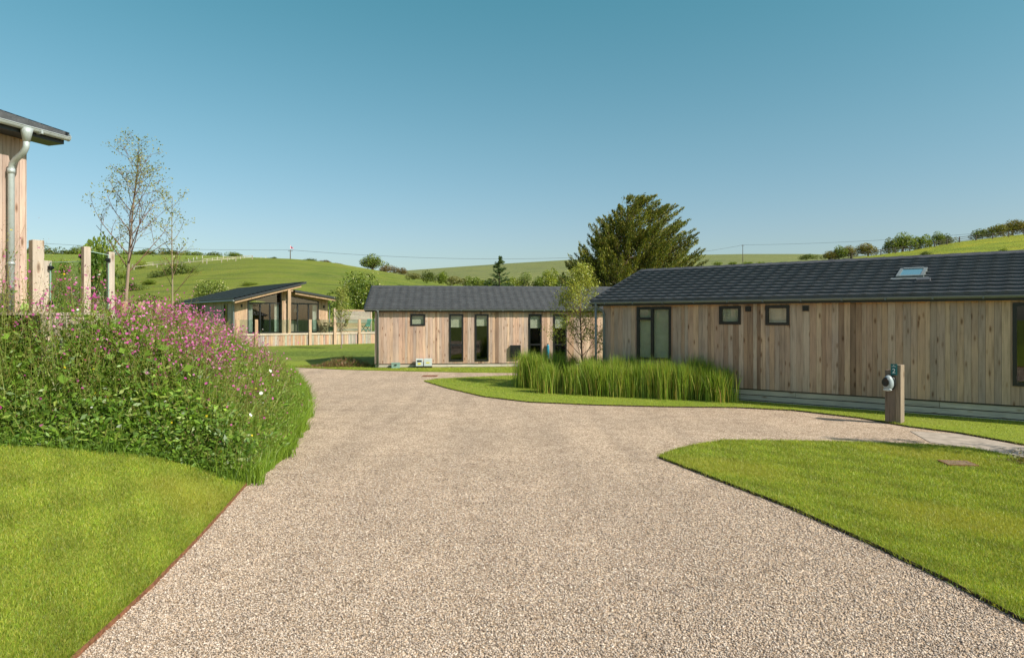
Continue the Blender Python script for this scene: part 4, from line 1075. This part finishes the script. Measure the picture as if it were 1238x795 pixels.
def pane(a, b, z0, z1, label, name='glass_panel', th=.012, trim=.06, parent=None, **k):
    a = Vector((*a, 0)); b = Vector((*b, 0)); d = (b-a); L = d.length; d.normalize()
    rz = math.atan2(d.y, d.x); mb = MB(); mb.box(trim, L-trim, -th/2, th/2, 0, z1-z0)
    eg = MB(); eg.box(trim, L-trim, -th/2-.001, th/2+.001, z1-z0, z1-z0+.008); eg.box(trim-.006, trim, -th/2, th/2, 0, z1-z0); eg.box(L-trim, L-trim+.006, -th/2, th/2, 0, z1-z0)
    o = mb.build(name, M_CLEAR, **({} if parent is not None else dict(label=label, cat='glass panel', group=k.get('group')))); o.location = (a.x, a.y, z0); o.rotation_euler = (0, 0, rz); eg.build('polished_edge', M_GEDGE, o); return o
pane(p2, p3, 2.26, 2.98, 'wide clear glass balustrade panel between the second and third posts', trim=.09)
pane(p3, p4, 2.26, 3.14, 'narrow clear glass balustrade panel ending at the right post', trim=.07)
for i, (px, Y) in enumerate(((151, 13.4), (171, 14.3), (192, 15.2))):
    x = (px-CX)/F*Y; square_post('timber_post', x, Y, 1.2, CAMZ+21/F*Y, .105, .3, ['leftmost of the three short orange-lit timber posts behind the flowers', 'middle one of the three short timber posts behind the flowers', 'rightmost of the three short timber posts behind the flowers'][i], col=(.50, .36, .22), group='short timber posts behind the flower bank')

# ---------------------------------------------------------------- far gabled cabin
A3 = Vector((-19.1, 47, 0)); r3 = math.atan2(.66, .75)
T3 = empty('gabled_cabin', (A3.x, A3.y, .2), r3, label='far gabled cabin with split-level roof and full-height glazing', cat='cabin')
DZ = .2
def z3(z): return z-DZ
W3 = 6.9; D3 = 12.0; ctr = 3.48
PALW = [(.50,.34,.22),(.46,.31,.20),(.54,.38,.26),(.43,.28,.18)]
PALG = [(.40,.35,.30),(.36,.31,.27),(.43,.38,.33)]
def roofL(u): return 3.50+(u+.3)*.262
def roofR(u): return 4.22-(u-3.9)*.14
def top3(u): return z3(roofL(u)-.10) if u < ctr+.35 else z3(roofR(u)-.10)
gl_ops = [(.87, 3.29, z3(1.14), None), (3.66, 6.16, z3(1.14), None)]
def gtopL(u): return z3(3.37)+(u-.87)*(4.1-3.37)/(3.29-.87)
def gtopR(u): return z3(3.88)-(u-3.66)*(3.88-3.46)/(6.16-3.66)
# front wall: boards left, middle, right, and the strips over the glass
mb = MB()
boards(mb, 0, .87, z3(.9), 0, 0, [], top=top3, pal=PALW, seed=31, bw=.14)
boards(mb, 3.29, 3.66, z3(.9), 0, 0, [], top=top3, pal=PALW, seed=32, bw=.14)
boards(mb, 6.16, W3, z3(.9), 0, 0, [], top=top3, pal=PALW, seed=33, bw=.14)
def strip(mb, u0, u1, lo, hi, y0, y1, col):
    mb.add([(u0,y0,lo(u0)),(u1,y0,lo(u1)),(u1,y1,lo(u1)),(u0,y1,lo(u0)),(u0,y0,hi(u0)),(u1,y0,hi(u1)),(u1,y1,hi(u1)),(u0,y1,hi(u0))], [(0,3,2,1),(4,5,6,7),(0,1,5,4),(1,2,6,5),(2,3,7,6),(3,0,4,7)], col)
strip(mb, .87, 3.29, gtopL, top3, -.02, 0, (.48, .32, .2)); strip(mb, 3.66, 3.82, gtopR, top3, -.02, 0, (.48, .32, .2)); strip(mb, 3.84, 6.16, gtopR, top3, -.02, 0, (.48, .32, .2))
mb.build('front_cladding', M_CLAD, T3)
# side walls, rear
opS = [(1.35, 2.1, z3(1.2), z3(3.2)), (6.4, 6.9, z3(2.45), z3(3.15)), (7.3, 7.8, z3(2.45), z3(3.15)), (9.6, 10.6, z3(2.2), z3(3.2))]
g = MB(); boards(g, 0, D3, z3(.9), z3(3.45), 0, opS, pal=PALG, seed=40, bw=.15); g.v = [(v[1], D3-v[0] if False else v[0], v[2]) for v in g.v]; g.f = [tuple(reversed(f)) for f in g.f]  # greyer boards than the front: this wall's shade is put into the colour
g.build('side_cladding', M_CLAD, T3)
for o in opS:
    mb = MB(); a, b, c, d = o
    for (p, q, r_, s_) in ((a, a+.06, c, d), (b-.06, b, c, d), (a+.06, b-.06, c, c+.06), (a+.06, b-.06, d-.06, d)): mb.box(-.045, .03, p, q, r_, s_)
    w = mb.build('window', M_BLACK, T3); MB().box(-.01, -.004, a+.04, b-.04, c+.04, d-.04).build('pane', M_GLASS, w)
mb = MB(); mb.box(W3-.1, W3, .05, D3, z3(.9), z3(3.7), (.4, .33, .27)); mb.box(0, W3-.1, D3-.1, D3, z3(.9), z3(3.45), (.4, .33, .27)); mb.build('rear_wall', M_CLAD, T3)
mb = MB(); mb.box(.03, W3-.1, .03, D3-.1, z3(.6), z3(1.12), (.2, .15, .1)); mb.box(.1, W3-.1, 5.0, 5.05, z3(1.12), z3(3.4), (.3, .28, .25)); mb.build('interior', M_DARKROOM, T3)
# roof slabs (overhanging front by 1.3 m over the deck)
def slabroof(name, u0, u1, fz, y0, y1, th=.14):
    mb = MB(); lo = lambda u: z3(fz(u))-th; hi = lambda u: z3(fz(u))
    strip(mb, u0, u1, lo, hi, y0, y1, (1, 1, 1)); o = mb.build(name, M_FASCIA, T3); return o
slabroof('roof', -.35, 4.75, roofL, -1.0, D3+.3); slabroof('roof', 3.9, 7.25, roofR, -1.0, D3+.3)
mb = MB(); tiles(mb, -1.02, D3+.32, 5.1, z3(roofL(-.38)), .262, y0=0, course=.3, du=.15)
mb.v = [(-.38+v[1], v[0], v[2]+.012) for v in mb.v]; mb.f = [tuple(reversed(f)) for f in mb.f]; mb.build('roof_tiles', M_ROOF, T3)
mb = MB()
strip(mb, -.3, 4.4, lambda u: z3(roofL(u))-.30, lambda u: z3(roofL(u))-.141, -.9, -.82, (.47, .31, .19)); strip(mb, 3.95, 7.2, lambda u: z3(roofR(u))-.30, lambda u: z3(roofR(u))-.141, -.9, -.82, (.47, .31, .19))
mb.build('rafter', M_TIMB, T3)
mb = MB(); mb.box(ctr-.11, ctr+.11, -1.0, -.8, z3(.25), z3(4.2), (.45, .31, .2)); mb.build('roof_post', M_TIMB, T3)
mb = MB(); mb.box(ctr-.1, ctr+.35, -.8, 0, z3(4.1), z3(4.3), (.4, .28, .18)); mb.build('ridge_beam', M_TIMB, T3)
# glazing
def glazed(u0, u1, topf, mulls, curtains):
    mb = MB(); zb = z3(1.14); zt = z3(3.25); f = .07
    mb.box(u0, u0+f, -.05, .03, zb, topf(u0)); mb.box(u1-f, u1, -.05, .03, zb, topf(u1)); mb.box(u0, u1, -.053, .033, zb-.01, zb+.08)
    strip(mb, u0, u1, lambda u: topf(u)-f, topf, -.053, .033, (1, 1, 1)); mb.box(u0+f, u1-f, -.047, .027, zt-.05, zt+.05)
    for m in mulls: mb.box(m-.045, m+.045, -.056, .03, zb, zt)
    w = mb.build('window', M_BLACK, T3)
    g = MB(); strip(g, u0+.03, u1-.03, lambda u: zb+.03, lambda u: topf(u)-.03, -.012, -.004, (1, 1, 1)); g.build('pane', M_GLASS, w)
    for (a, b) in curtains:
        c = MB(); n = 14; vs = []
        for i in range(n+1):
            x = a+(b-a)*i/n; y = .16+.04*math.sin(i*1.9); vs += [(x, y, zb+.03), (x, y, zt-.05)]
        c.add(vs, [(2*i, 2*i+2, 2*i+3, 2*i+1) for i in range(n)]); c.build('curtain', M_CURT, w)
glazed(.87, 3.29, gtopL, [1.75, 2.45], [(.95, 1.3), (2.85, 3.2)])
glazed(3.66, 6.16, gtopR, [4.5, 5.35], [(3.72, 4.1), (5.75, 6.1)])
# interior furniture behind the glass
mb = MB(); mb.box(4.4, 5.2, 1.4, 2.3, z3(1.12), z3(2.0)); mb.build('kitchen_unit', m_plain('cream', (.45, .40, .33), .6), T3)
mb = MB(); mb.tube([(4.9, 1.2, z3(3.6)), (4.9, 1.2, z3(2.9))], .012, 6); mb.tube([(4.9, 1.2, z3(2.9)), (4.9, 1.2, z3(2.65))], [.08, .2], 14); mb.build('pendant_lamp', M_WHITE, T3)
# small wall lamps & gutters
for u in (.45, 6.55):
    mb = MB(); mb.tube([(u, -.1, z3(2.95)), (u, -.1, z3(3.15))], .05, 10); mb.box(u-.04, u+.04, -.06, -.026, z3(2.98), z3(3.12)); mb.build('wall_lamp', M_BLACK, T3)
mb = MB(); mb.tube([(-.42, -1.0, z3(3.36)), (-.42, D3+.3, z3(3.36))], .06, 10); mb.tube([(-.4, -.6, z3(3.36)), (-.1, -.05, z3(3.1)), (-.08, -.05, z3(.6))], .04, 8)
mb.build('gutter', M_GUTTER, T3)
mb = MB(); mb.tube([(7.3, -1.0, z3(3.62)), (7.3, D3+.3, z3(3.62))], .06, 10); mb.tube([(7.3, -.6, z3(3.6)), (7.0, -.08, z3(3.25)), (6.98, -.06, z3(.6))], .04, 8)
mb.build('gutter', M_GUTTER, T3)
# deck
M3 = Matrix.Translation((A3.x, A3.y, 0)) @ Matrix.Rotation(r3, 4, 'Z')
def w3(u, y): v = M3 @ Vector((u, y, 0)); return (v.x, v.y)
D3o = empty('deck', (*w3(5, -1.2), .2), r3, label='raised timber deck with boarded front around the far gabled cabin', cat='deck')
DY = -1.2
def lu(u): return u-5
DU1 = 12.2
mb = MB(); rnd = random.Random(4)
u = -1.0
while u < DU1:
    c = rnd.choice(PALW+PALG); mb.box(lu(u), lu(min(u+.135, DU1)), -.0, .025, .0, .80, tuple(v*rnd.uniform(.92, 1.12) for v in c)); u += .145
mb.build('deck_skirt', M_CLAD, D3o)
mb = MB(); mb.box(lu(-1.02), lu(DU1+.02), -.03, 1.17, .85, .92, (.5, .42, .33)); mb.box(lu(W3+.05), lu(DU1), 1.175, 6.0, .85, .92, (.5, .42, .33)); mb.box(lu(-1.02), lu(DU1+.02), -.05, -.031, .80, .925, (.55, .46, .36)); mb.build('deck_floor', M_TIMB, D3o)
# posts + glass along the deck front
pu = []
for px in (287, 310, 375, 405, 434.5, 462):
    r_ = (px-CX)/F; dx, dy = math.cos(r3), math.sin(r3); ox, oy = w3(0, DY-.1)
    pu.append((r_*oy-ox)/(dx-r_*dy))
for i, u in enumerate(pu):
    mb = MB(); mb.box(lu(u)-.1, lu(u)+.1, -.14, -.052, -.05, 2.1-DZ, rnd.choice(PALW)); mb.build('deck_post', M_TIMB, D3o)
pl = sorted(pu+[ctr])
for a, b in zip(pl[:-1], pl[1:]):
    mb = MB(); mb.box(lu(a)+.14, lu(b)-.14, -.10, -.088, .98, 1.88); mb.build('glass_panel', M_CLEAR, D3o)
# slatted privacy screen at the back right of the deck
sx, sy = w3(W3+1.2, 1.2)
SC = empty('slatted_screen', (sx, sy, 1.1), r3, label='slatted timber privacy screen standing at the right of the far deck', cat='screen')
mb = MB(); SL = 3.1
for q in range(15): mb.box(0, SL, -.015, .015, .02+q*.118, .115+q*.118, rnd.choice(PALG+PALW))
mb.build('slats', M_SKIRT, SC)
for u in (-.06, SL+.06): MB().box(u-.06, u+.06, -.06, .06, -.9, 1.86, (.5, .4, .3)).build('post', M_TIMB, SC)

# table and chairs on the far deck
TEAK = (.42, .27, .16)
def folding_chair(x, y, z, rz, label, mat, col, group):
    t = empty('garden_chair', (x, y, z), rz, label=label, cat='chair', group=group)
    mb = MB(); 
    for q in range(6): mb.box(-.24, .24, -.22+q*.075, -.16+q*.075, .43, .455, col)
    mb.build('seat', mat, t)
    mb = MB()
    for q in range(6): mb.bar((-.21+q*.084, .20, .5), (-.21+q*.084, .36, .95), .045, .018, col)
    mb.bar((-.25, .365, .97), (.25, .365, .97), .03, .07, col); mb.bar((-.25, .20, .5), (.25, .20, .5), .03, .05, col); mb.build('backrest', mat, t)
    for s in (-.25, .25):
        MB().bar((s, -.25, 0), (s, .22, .60), .035, .035, col).build('leg', mat, t); MB().bar((s*.9, .30, 0), (s*.9, -.22, .45), .035, .035, col).build('leg', mat, t)
    for s in (-.27, .27): MB().bar((s, -.22, .66), (s, .27, .68), .05, .025, col).build('armrest', mat, t)
    return t
tx, ty = w3(6.9, -.2)
tx, ty = w3(6.95, -.62)
TB = empty('garden_table', (tx, ty, 1.12), r3, label='round-edged wooden garden table on the far deck', cat='table'); TB.scale = (.82, .8, 1)
mb = MB()
for q in range(9): mb.box(-.75, .75, -.45+q*.1, -.36+q*.1, .72, .75, tuple(v*rnd.uniform(.85, 1.15) for v in TEAK))
mb.build('tabletop', M_SKIRT, TB)
mb = MB(); mb.box(-.68, .68, -.40, -.37, .64, .719, TEAK); mb.box(-.68, .68, .37, .40, .64, .719, TEAK); mb.build('apron', M_SKIRT, TB)
for a in (-.62, .62):
    for b in (-.36, .36): MB().box(a-.035, a+.035, b-.035, b+.035, 0, .64, TEAK).build('leg', M_TIMB, TB)
gx, gy = w3(6.15, -.68); folding_chair(gx, gy, 1.12, r3+math.radians(95), 'slatted wooden folding chair at the left end of the garden table', M_TIMB, TEAK, 'garden chairs on the far deck')
gx, gy = w3(7.85, -.6); folding_chair(gx, gy, 1.12, r3+math.radians(-90), 'slatted wooden folding chair at the right end of the garden table', M_TIMB, TEAK, 'garden chairs on the far deck')
gx, gy = w3(7.2, .1); folding_chair(gx, gy, 1.12, r3, 'slatted wooden folding chair behind the garden table', M_TIMB, TEAK, 'garden chairs on the far deck')
gx, gy = w3(10.3, .3); folding_chair(gx, gy, 1.12, r3+math.radians(200), 'teal chair on the far deck in front of the slatted screen end', M_TEALCH, (.1, .3, .26), 'teal chairs on the far deck')
gx, gy = w3(11.4, .2); folding_chair(gx, gy, 1.12, r3+math.radians(120), 'teal chair farthest right on the far deck beside the middle cabin', M_TEALCH, (.1, .3, .26), 'teal chairs on the far deck')

# ---------------------------------------------------------------- charging post
cxp, cyp = (1080.5-CX)/F*13.75, 13.75
CP = empty('charging_post', (cxp, cyp, .03), math.radians(-48), label='weathered timber post with electric car charger on the right lawn strip', cat='charging post')
SLP = (.21, .165, .13)
MB().box(.045, .145, -.05, .16, 0, 1.16, (.30, .24, .18)).build('tall_timber', M_POST, CP, bevel=.006)
MB().box(-.145, .042, -.06, .12, 0, 1.05, SLP).build('short_timber', M_POST, CP, bevel=.006)
ch = MB(); n = 20; hull = []
def oval(sx, sz, y, cz=.80, cx_=-.06):
    return [(cx_+sx*math.cos(2*math.pi*k/n)*(1+.12*math.sin(2*math.pi*k/n)*-1), y, cz+sz*math.sin(2*math.pi*k/n)) for k in range(n)]
def stack(name, rings, mat, parent):
    m_ = MB(); vs = [v for r_ in rings for v in r_]; fs = []
    for i in range(len(rings)-1):
        for k in range(n): fs.append((i*n+k, (i+1)*n+k, (i+1)*n+(k+1) % n, i*n+(k+1) % n))
    fs.append(tuple((len(rings)-1)*n+k for k in range(n-1, -1, -1))); m_.add(vs, fs); return m_.build(name, mat, parent, smooth=True)
hs = stack('charger', [oval(.088, .14, -.061), oval(.10, .152, -.09), oval(.10, .152, -.14), oval(.088, .14, -.175), oval(.05, .085, -.195)], m_plain('charger_grey', (.30, .35, .37), .35), CP)
stack('back_plate', [oval(.108, .158, -.0605, cx_=-.045), oval(.108, .158, -.10, cx_=-.045), oval(.10, .15, -.101, cx_=-.045)], M_BLACK, hs)
stack('socket', [oval(.062, .085, -.18, .82, -.085), oval(.068, .092, -.205, .82, -.085), oval(.05, .07, -.21, .82, -.085), oval(.03, .04, -.20, .82, -.085)], M_BLACK, hs)
stack('light_band', [oval(.085, .03, -.165, .665), oval(.08, .026, -.185, .665), oval(.05, .015, -.19, .665)], M_WHITE, hs)
sg = MB().box(-.03, .085, -.078, -.062, .955, 1.18).build('number_plate', M_TEAL, CP)
cu = bpy.data.curves.new('digit', 'FONT'); cu.body = '2'; cu.size = .13; cu.align_x = 'CENTER'; cu.align_y = 'CENTER'; cu.extrude = .001
tob = bpy.data.objects.new('tmp', cu); COL.objects.link(tob); dg = bpy.context.evaluated_depsgraph_get(); dg.update()
me = bpy.data.meshes.new_from_object(tob.evaluated_get(dg)); bpy.data.objects.remove(tob); me.materials.clear(); me.materials.append(M_LETTER)
dgt = bpy.data.objects.new('digit', me); COL.objects.link(dgt); dgt.parent = sg; dgt.location = (.028, -.081, 1.035); dgt.rotation_euler = (math.radians(90), 0, 0)
mb = MB(); mb.box(-.012, .068, -.081, -.0785, 1.125, 1.132); mb.box(.018, .036, -.081, -.0785, 1.14, 1.155); mb.build('emblem', M_LETTER, sg)

# drain covers
t = empty('drain_cover', (*W(1158, 560, .04), .034), math.radians(-8), label='rusty slotted drain cover set in the right foreground lawn', cat='drain cover'); t.scale = (.72, .72, 1)
mb = MB(); mb.box(-.28, .28, -.24, -.21, 0, .022); mb.box(-.28, .28, .21, .24, 0, .022); mb.box(-.28, -.25, -.21, .21, 0, .022); mb.box(.25, .28, -.21, .21, 0, .022); mb.build('rim', M_RUST, t)
mb = MB()
for q in range(11): mb.bar((-.24+q*.046, -.21, .012), (-.22+q*.046, .21, .012), .024, .02)
mb.build('grating', m_plain('worn_iron', (.33, .22, .16), .8, 0, .3, .4, 25), t)
mb = MB(); mb.box(-.25, .25, -.21, .21, -.002, .001); mb.build('pit', M_SOIL, t)
t = empty('drain_cover', (*W(520, 454.5), .004), 0, label='flat dark drain cover in the gravel before the middle cabin', cat='drain cover')
mb = MB(); mb.box(-.28, .28, -.28, .28, 0, .012); mb.build('lid', M_RUST, t, bevel=.003)
mb = MB(); mb.box(-.2, -.14, -.01, .01, .012, .02); mb.box(.14, .2, -.01, .01, .012, .02); mb.build('handle', M_BLACK, t)

# ---------------------------------------------------------------- poles, wires, fences
def pole(x, y, z, H, label, flag=False):
    t = empty('utility_pole', (x, y, z), 0, label=label, cat='utility pole')
    MB().tube([(0, 0, 0), (0, 0, H)], [.17, .12], 8, (.13, .11, .09)).build('pole', M_BARK, t)
    MB().box(-.7, .7, -.05, .05, H-.5, H-.38, (.12, .1, .08)).build('crossarm', M_BARK, t)
    if flag:
        mb = MB(); vs = []
        for i in range(7):
            x_ = i*.17; vs += [(x_, .12*math.sin(i*1.1), H+.4-.02*i), (x_, .12*math.sin(i*1.1+.3), H+1.2-.13*i)]
        mb.add(vs, [(2*i, 2*i+2, 2*i+3, 2*i+1) for i in range(6)]); mb.build('flag', M_PINK, t)
        MB().tube([(0, 0, H), (0, 0, H+1.3)], .04, 6).build('flag_staff', M_BARK, t)
    return (x, y, z+H)
def P3(px, py, Y): return ((px-CX)/F*Y, Y, CAMZ+(HY-py)/F*Y)
b1 = P3(351, 314.5, 212); top1 = pole(b1[0], b1[1], b1[2]-.6, 3.9, 'pole with small pink flag on the crest of the left hill', True)
b2 = P3(898, 313, 320); top2 = pole(b2[0], b2[1], b2[2]-1.5, 8.2, 'lone utility pole on the far ridge right of the cypress')
def wire(a, b, sag, r, label):
    mb = MB(); pts = []
    for i in range(21):
        f = i/20; p = Vector(a).lerp(Vector(b), f); p.z -= sag*4*f*(1-f); pts.append(p)
    mb.tube(pts, r, 4); o = mb.build('power_cable', M_CABLE, label=label, cat='power line'); return o
wire(P3(-60, 286, 200), P3(351, 302, 212), 1.2, .035, 'thin power line on the left from the skyline to the flagged pole')
wire(P3(351, 302, 212), P3(700, 311, 250), 1.5, .04, 'thin power line from the flagged pole to the big cypress')
wire(P3(700, 311, 250), P3(898, 296, 320), 2.0, .045, 'thin power line behind the cypress to the lone pole')
wire(P3(898, 296, 320), P3(1340, 268, 200), 1.5, .04, 'thin power line from the lone pole to the right edge')

def wfence(pts, H, r, label, rails, col=(.28, .23, .18), step=None, post_w=None):
    x0, y0, z0 = pts[0]; t = empty('field_fence', (x0, y0, z0), 0, label=label, cat='fence')
    out = [];
    for a, b in zip(pts[:-1], pts[1:]):
        L = (Vector(b)-Vector(a)).length; k = max(1, int(L/step))
        for q in range(k): out.append(Vector(a).lerp(Vector(b), q/k))
    out.append(Vector(pts[-1]))
    o = Vector((x0, y0, z0)); base = None
    for i, p in enumerate(out[:95]):
        q = p-o
        if base is None:
            m_ = MB(); m_.box(-r, r, -r, r, -.5, H, col); po = m_.build('post', M_BARK, t); base = po
        else:
            po = base.copy(); COL.objects.link(po); po.parent = t
        po.location = q
    for h in rails:
        m_ = MB()
        for a, b in zip(out[:-1], out[1:]): m_.bar(a-o+Vector((0, 0, h)), b-o+Vector((0, 0, h)), r*.8, r*1.2, col)
        m_.build('rail', M_BARK, t)
fp = [hC(px, py) for px, py in ((1005, 318), (1030, 313), (1065, 308.5), (1100, 304), (1130, 299), (1160, 293.5), (1200, 289), (1238, 284.2), (1290, 279))]
wfence(fp, 1.15, .07, 'dark post and wire fence along the top of the yellow-green right field', [1.05, .7, .35], (.09, .075, .06), 2.6)
fp = [hA(px, py) for px, py in ((160, 324), (185, 321), (215, 319), (245, 317.5), (275, 315), (305, 313))]
wfence(fp, 1.0, .11, 'pale rail fence beside the track climbing the left hill', [1.0, .5], (.42, .38, .29), 4)
fp2 = [hA(px, py) for px, py in ((162, 326.5), (190, 323.5), (220, 321.5), (250, 319), (285, 315.5))]
wfence(fp2, 1.0, .10, 'second pale rail fence on the near side of the hill track', [.9], (.42, .38, .29), 4)
fp = [hA(px, py) for px, py in ((515, 338), (545, 343), (575, 348))]
wfence(fp, 1.2, .06, 'thin dark fence at the right foot of the left hill field', [1.1], (.12, .1, .08), 3.5)

# ---------------------------------------------------------------- light, sky, camera
AZ = -32.0; EL = 39.0
SKY0 = (.76, .78, .78); SKY1 = (.73, .80, .78); SKY2 = (.63, .87, .77); SKY3 = (.42, .93, .76); SKY4 = (.95, .84, .78)
sd = Vector((math.cos(math.radians(EL))*math.cos(math.radians(AZ)), math.cos(math.radians(EL))*math.sin(math.radians(AZ)), math.sin(math.radians(EL))))
sun = bpy.data.lights.new('sun', 'SUN'); sun.energy = 4.6; sun.angle = math.radians(.53); sun.color = (1, .93, .82)
so = bpy.data.objects.new('sun', sun); COL.objects.link(so); so.rotation_euler = (-sd).to_track_quat('-Z', 'Y').to_euler()
w = bpy.data.worlds.new('World'); sc.world = w; w.use_nodes = True; nt = w.node_tree; nt.nodes.clear()
out = nt.nodes.new('ShaderNodeOutputWorld'); bg = nt.nodes.new('ShaderNodeBackground'); sky = nt.nodes.new('ShaderNodeTexSky')
sky.sky_type = 'NISHITA'; sky.sun_disc = False; sky.sun_elevation = math.radians(EL); sky.sun_rotation = math.radians(90-AZ)
sky.air_density = 1.0; sky.dust_density = 1.3; sky.ozone_density = 1.0
tcw = nt.nodes.new('ShaderNodeTexCoord'); sx_ = nt.nodes.new('ShaderNodeSeparateXYZ'); nt.links.new(tcw.outputs['Generated'], sx_.inputs[0])
tint = ramp(nt, sx_.outputs[2], [(0.0, SKY0), (.12, SKY1), (.25, SKY2), (.45, SKY3), (.75, SKY4)])
mx = nt.nodes.new('ShaderNodeMix'); mx.data_type = 'RGBA'; mx.blend_type = 'MULTIPLY'; mx.inputs[0].default_value = 1
nt.links.new(tint, mx.inputs[7]); nt.links.new(sky.outputs[0], mx.inputs[6])
nt.links.new(mx.outputs[2], bg.inputs[0]); bg.inputs[1].default_value = .12; nt.links.new(bg.outputs[0], out.inputs[0])

cam = bpy.data.cameras.new('camera'); co = bpy.data.objects.new('camera', cam); COL.objects.link(co)
cam.sensor_width = 36; cam.sensor_fit = 'HORIZONTAL'; cam.lens = F/1238*36; cam.shift_y = -11.5/1238; cam.clip_end = 6000; cam.clip_start = .05
co.location = (0, 0, CAMZ); co.rotation_euler = (math.radians(90), 0, 0); sc.camera = co
vs = sc.view_settings; sc.display_settings.display_device = 'sRGB'; vs.view_transform = 'Standard'; vs.look = 'None'; vs.gamma = 1; vs.use_curve_mapping = False; vs.exposure = 0.45
sc.cycles.max_bounces = 6; sc.cycles.transparent_max_bounces = 12; sc.cycles.use_denoising = True
